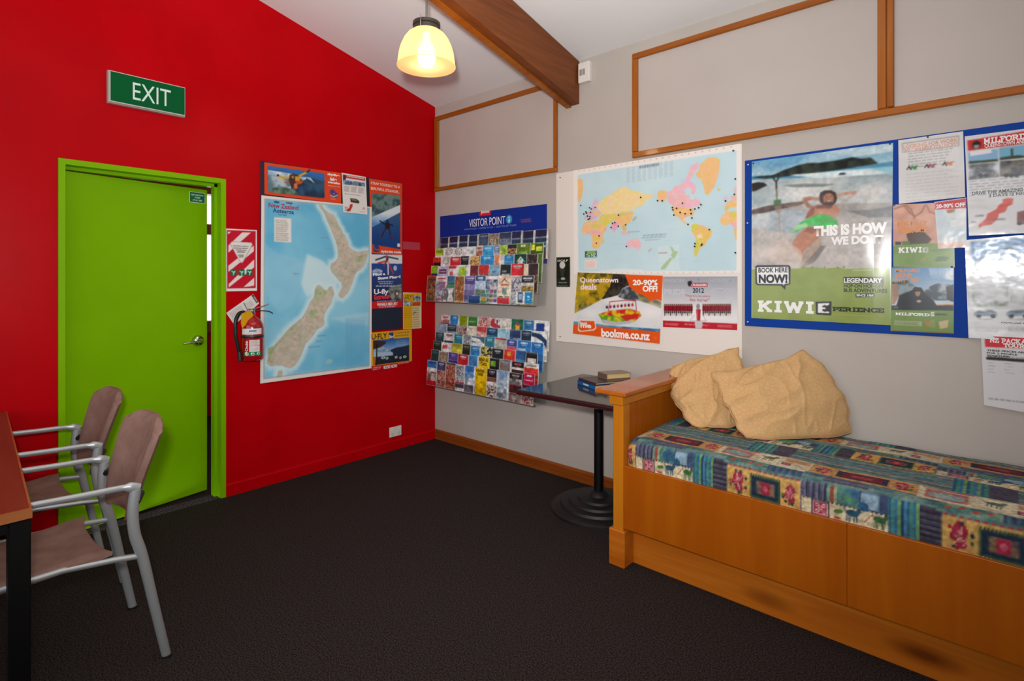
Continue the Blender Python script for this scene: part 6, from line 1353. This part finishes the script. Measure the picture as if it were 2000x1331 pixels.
LO_DATA = [
    [(116, 231, 'red, white and brown leaflet', 'e0d0d0:.2 c86a6a:.1 4a2c30~8a5a50:.7 title=b83848'),
     (231, 345, 'bright blue leaflet', '1c7ac0:1 title=a8d4f0 stripe=d8dce0'),
     (345, 454, 'olive green leaflet', '8a9a1c:.5 6a7a1c:.5 stripe=d4d8c0'),
     (454, 575, 'leaf green leaflet', '3c7a34:.6 2c6a2c:.4 block=8aa87c@10,175,80,165 stripe=d4d8d0'),
     (575, 706, 'red patterned leaflet', 'd8504c~e4c0b8~a83038:.6 c03030:.4 block=2a2020@10,125,60,90'),
     (706, 819, 'white leaflet with red diagonal flashes', 'e4dcdc:1 diag=c82c34 block=c03038@10,205,40,150 block=8a2028@60,200,75,170'),
     (819, 931, 'plain cream leaflet', 'e2dad0:1 block=a89a90@15,150,70,144'),
     (931, 1053, 'dark green leaflet with fruit emblem', '14684c:1 block=e0a03c@34,165,70,130 hill=c83c34'),
     (1053, 1155, 'blue leaflet with white lettering', '2a7ab8:.6 4a6a80~8a98a0:.4 title block=d0e4f0@20,140,80,118'),
     (1155, 1298, 'white leaflet with dark blue panel', 'e4e2e0:1 block=1c3c8c@12,190,68,40 block=d0d8e8@20,120,60,70')],
    [(97, 215, 'blue-grey leaflet', '7a94b0:.5 9aaabc:.5 title=d8b0b8'),
     (215, 336, 'navy leaflet with grey band', '24344c:.3 8a98a8:.06 1c2c44:.3 3a4a5c:.34 title=8a98a8'),
     (336, 460, 'dark photo leaflet of faces', '4a3438~8a6a64~c8b0a8~3a2a2c:.8 e0dcd8:.2'),
     (460, 572, 'cream leaflet', 'dcd4c4:.5 e4dccc:.5 block=a8a090@15,195,70,188'),
     (572, 685, 'red leaflet with white pattern', 'd0443c:.2 d87068~e8c8c0:.3 b83c38:.5'),
     (685, 808, 'navy and teal leaflet', '1c3c64:.3 2a6a8c:.15 2a3440~5a6a78:.55 title=7aa0c0'),
     (808, 929, 'pale blue map leaflet', '8ac0d8~a8ccd8:.6 3a5a6c:.1 6aa0b8:.3'),
     (929, 1044, 'dark blue leaflet with white peaks', '223c70:.3 2c4c80~d8dce4:.7 block=c83c40@4,205,26,194'),
     (1044, 1146, 'dark navy leaflet', '1c2c44:.4 16283c:.6 title=8a98ac'),
     (1146, 1297, 'white leaflet with dark blue swoosh', 'e4e4e4:1 swoosh=1c3c64')],
    [(97, 206, 'dark teal leaflet', '1c4a50:.4 3a6a70:.3 2a3c40:.3 title=7aa0a0'),
     (206, 328, 'white leaflet over a dark photo', 'e0dcdc:.3 5a4a54~2a3a54:.7 title=7a3a4a'),
     (328, 442, 'teal leaflet', '1c7890:.6 145a70:.4 title=7ac0c8 stripe=d0d8d8'),
     (442, 534, 'blue-grey harbour photo leaflet', '5a7a94~a8a8a8~4a5460:1'),
     (534, 687, 'white leaflet with a curved boat', '4a6a80:.25 e4e4e0:.3 3a4a44:.45 swoosh=e8e8e4'),
     (687, 797, 'teal leaflet with purple band', '2a7a8c:.35 8a2a7a:.15 2a5a6c:.5 title=98ccd4'),
     (797, 922, 'pale grey leaflet with red edge', 'b83c38:.08 b8b8ac:.5 d0d0c8:.42'),
     (922, 1028, 'navy leaflet with red stripes', '2a4a9a:.25 d8505c:.12 a83c64:.25 c04048:.38 title=e8c0c8'),
     (1028, 1165, 'blue leaflet with pale lettering', '2a7ac0:.5 4a94d0:.5 title block=c8e0f0@10,150,60,135'),
     (1165, 1281, 'mid blue leaflet', '2470b8:.6 1c5a98:.4 title=a8d0f0')],
    [(88, 197, 'dark green and black leaflet', '1c2a24:.35 2a4a48:.65 title=5a8a70'),
     (197, 321, 'white leaflet with red splash', 'e4d8d8:1 block=d05060@10,190,60,160 block=c03844@30,120,80,60'),
     (321, 453, 'yellow leaflet with blue foot', 'a8a020:.2 c0b82c:.25 4a6a94:.55 diag=d0c83c'),
     (453, 548, 'black and brown leaflet', '201c14:.5 4a3c28:.5 title=8a7a50'),
     (548, 667, 'bright blue leaflet', '2a78b4:.4 6a90b8:.6 title=a8d0f0 stripe=d0d8e0'),
     (667, 790, 'black and yellow leaflet', '4a5034~1c2018~c8b82c~d8d8d4:1'),
     (790, 913, 'black leaflet', '16181c:.35 4a5460~22262c:.65 title=c8ccd0'),
     (913, 1029, 'red leaflet with gold badge', 'd83428:.5 c83c34:.3 3a4a7c:.2 block=e0a03c@30,195,60,165'),
     (1029, 1134, 'blue leaflet shading to pale', '2c5c94:.3 4a86b8:.3 6aa4cc:.4'),
     (1134, 1245, 'black leaflet with dotted edge and white lozenge', '1a1a1c:1 block=d8d0c8@12,168,88,128 block=4a4a4a@5,205,95,198')],
    [(86, 191, 'very dark teal leaflet', '1c3c40:.5 162c30:.5 title=4a7a7c'),
     (191, 306, 'tan booklet with ornate initials', '8a7866:.15 9a8670~7a6a58:.85', [('SIA', (18, 180, 82, 120), 'd8b8a0', .0)]),
     (306, 426, 'purple and navy leaflet', '4a3c8c:.3 2c2c6c:.3 3a5a90:.4 title=b08ac0'),
     (426, 549, 'red leaflet with white emblem', 'b81c2c:.5 3a5a78~8a98a8:.5 title=f0e0e0'),
     (549, 662, 'sky blue leaflet with white edge', '3a80b8:.4 8ab0d0:.3 3c5a70:.3 stripe=d8dce0'),
     (662, 783, 'yellow rental car leaflet', 'e0b80c:1', [('RENTAL\nCARS', (8, 195, 92, 140), '2a2408', .03)]),
     (783, 890, 'black leaflet with lime splash', '16181a:1 block=6ab02c@8,190,60,150 block=a8d83c@14,180,40,165'),
     (890, 1011, 'brownish grey leaflet', '7a6a64:.6 8a7a72:.4 title=98a4b8 stripe=c8ccd0'),
     (1011, 1133, 'black bus tour leaflet', '1a1618:.2 e0dcd8:.08 3a2024:.15 d8d4d0:.12 1a1a1c:.45 title=b86a70'),
     (1133, 1270, 'red leaflet with white top', 'e4e0dc:.16 d03028:.22 6a3a2c:.14 c82c2c:.48 title=8a8888')],
    [(71, 197, 'blue, white and red leaflet', '2a78b8:.3 dce0e4:.14 6a4a44~c8c0b8:.36 b81c28:.2 title=1c3c6c'),
     (197, 308, 'dark navy leaflet crowded with people', '22304c:.2 3c4a6c:.15 7a4a40~c89080~4a3434:.65 title=a8b4cc'),
     (308, 428, 'brown leaflet crowded with people', '5a4a4c:.1 8a5a4a~c8845c~5a3a3c~a84a44:.9'),
     (428, 535, 'grey alpine photo leaflet', '8a94a0~c8ccd0~5a6470:.65 a03c48:.08 3a4654:.15 d8dce0:.12'),
     (535, 655, 'blue sky mountain leaflet', '2a70b8:.25 5a94c8:.2 d8e0e8~7a8a98:.25 3c4654~6a7480:.3 stripe=dce0e4'),
     (655, 785, 'yellow rental car leaflet at the front', 'e4ba0c:1', [('RENTAL\nCARS', (8, 198, 80, 150), '2a2408', .03)]),
     (785, 889, 'black leaflet with small photos', '1a1a1c:.3 8a5a44~2a2a2c:.15 d8d4d0:.12 4a2c2c~c8c0b8~16181a:.43 title=a8a8ac'),
     (889, 1012, 'pale blue snow leaflet', '8ab0d4:.25 b8c8d8~8aa4bc:.3 5a7488~c8d0d8:.45 stripe=d8dce0'),
     (1012, 1138, 'dark leaflet with red car', '1c1c1e:.2 5a5c60~b8b4b0:.2 8a2030~3a2024:.3 c0b8b4~5a3a3c:.3 title=a8a8a4'),
     (1138, 1249, 'dark red leaflet of racing cars', '3a2024:.2 6a2a30~2a1a1e:.3 8a2a34~c8b8b0~5a2024:.5')]]
UP_CARDS = [(586, 717, 1208, 1273, 'small dark blue card at the front of the bottom row of the upper rack', '1c4a8c:.5 16386c:.5 title=a8c8e8'),
 (720, 787, 1212, 1288, 'small teal card with an orange diamond', '2a8a9a:.4 c8b84c:.3 5a9a60:.3 block=e08a2c@20,150,80,60'),
 (897, 1021, 1214, 1262, 'small bright red card below the red mountain leaflet', 'c82c38:1 title'),
 (1084, 1167, 1220, 1308, 'small card showing a phone, in front of the grey map leaflet', 'e0dedc:1 block=3a4a5c@25,200,80,20 block=8ab0d8@32,180,74,70'),
 (1170, 1241, 1221, 1313, 'small bright blue card at the right end of the upper rack', '1c88c8:1 title block=a8d8f0@30,130,70,100 block=a8d8f0@30,80,60,60'),
 (319, 424, 1215, 1352, 'white hourglass-shaped leaflet with green cap in front of the green landscape leaflet', '5a6a60:1 cap=3a8a6a')]
LO_CARDS = [(1167, 1269, 644, 731, 'magenta card propped in front of the dark red racing car leaflet', 'b81c50:.5 a81844:.5 block=f0dce4@30,180,70,150 block=e0a0b8@15,90,85,80')]

for s, b in (('RENTAL\nCARS', .03), ('SIA', .0), ('ROOKS', .0), ('AA', .02)): want(s, b)
run_fonts()
fill_rack(UP, UP_DATA, 'upper'); fill_rack(LO, LO_DATA, 'lower')
for i, (x0, x1, z0, z1, look, spec) in enumerate(UP_CARDS):
    leaflet(x0 / 1000, x1 / 1000, UP[-1][0] - .0075 - .0, z0 / 1000, (z1 - z0) / 1000, spec, look, 'small cards at the front of the upper brochure rack', lean=.05, thick=.0015, seed=90 + i)
for i, (x0, x1, z0, z1, look, spec) in enumerate(LO_CARDS):
    leaflet(x0 / 1000, x1 / 1000, LO[-1][0] - .010, z0 / 1000, (z1 - z0) / 1000, spec, look, 'small cards at the front of the lower brochure rack', lean=.05, thick=.0015, seed=120 + i)

# ------------------------------------------------------------------ lettering and printed sheets
for sh_ in SHEETS: build_sheet(*sh_)
def letters(name, s, bold, fn, col, parent, rough=.4):
    V, F = FONT_JOBS[(s, bold)]; me = bpy.data.meshes.new(name); me.from_pydata([fn(a, b) for a, b in V], [], F)
    return link_mesh(name, me, mat('letters_' + col, col, rough), parent)
letters('lettering', 'EXIT', .0, lambda a, b: (.0486, -2.258 + a * .19, 2.420 + b * .097), 'd4ece2', EXIT_F)
for s, z, w in (('KEEP THIS DOOR', 1.938, .078), ('CLOSED', 1.922, .034), ('AT ALL TIMES', 1.905, .060)):
    letters('lettering', s, .02, lambda a, b: tuple(Rd @ Vector((.0026, .705 - w / 2 + a * w, z + b * .010))), 'd4ece2', sg)
def on_cyl(a, z):
    t_ = math.radians(a); return (ex + (er + .002) * math.cos(t_), ey + (er + .002) * math.sin(t_), z)
letters('lettering', 'Chubb', .025, lambda a, b: on_cyl(-44 - b * 14, .938 + a * .066), 'e8e4e2', FRONT_L)
letters('emblem', 'C', .06, lambda a, b: on_cyl(-46 - (1 - a) * 14, .912 + b * .022), 'e8e4e2', FRONT_L)
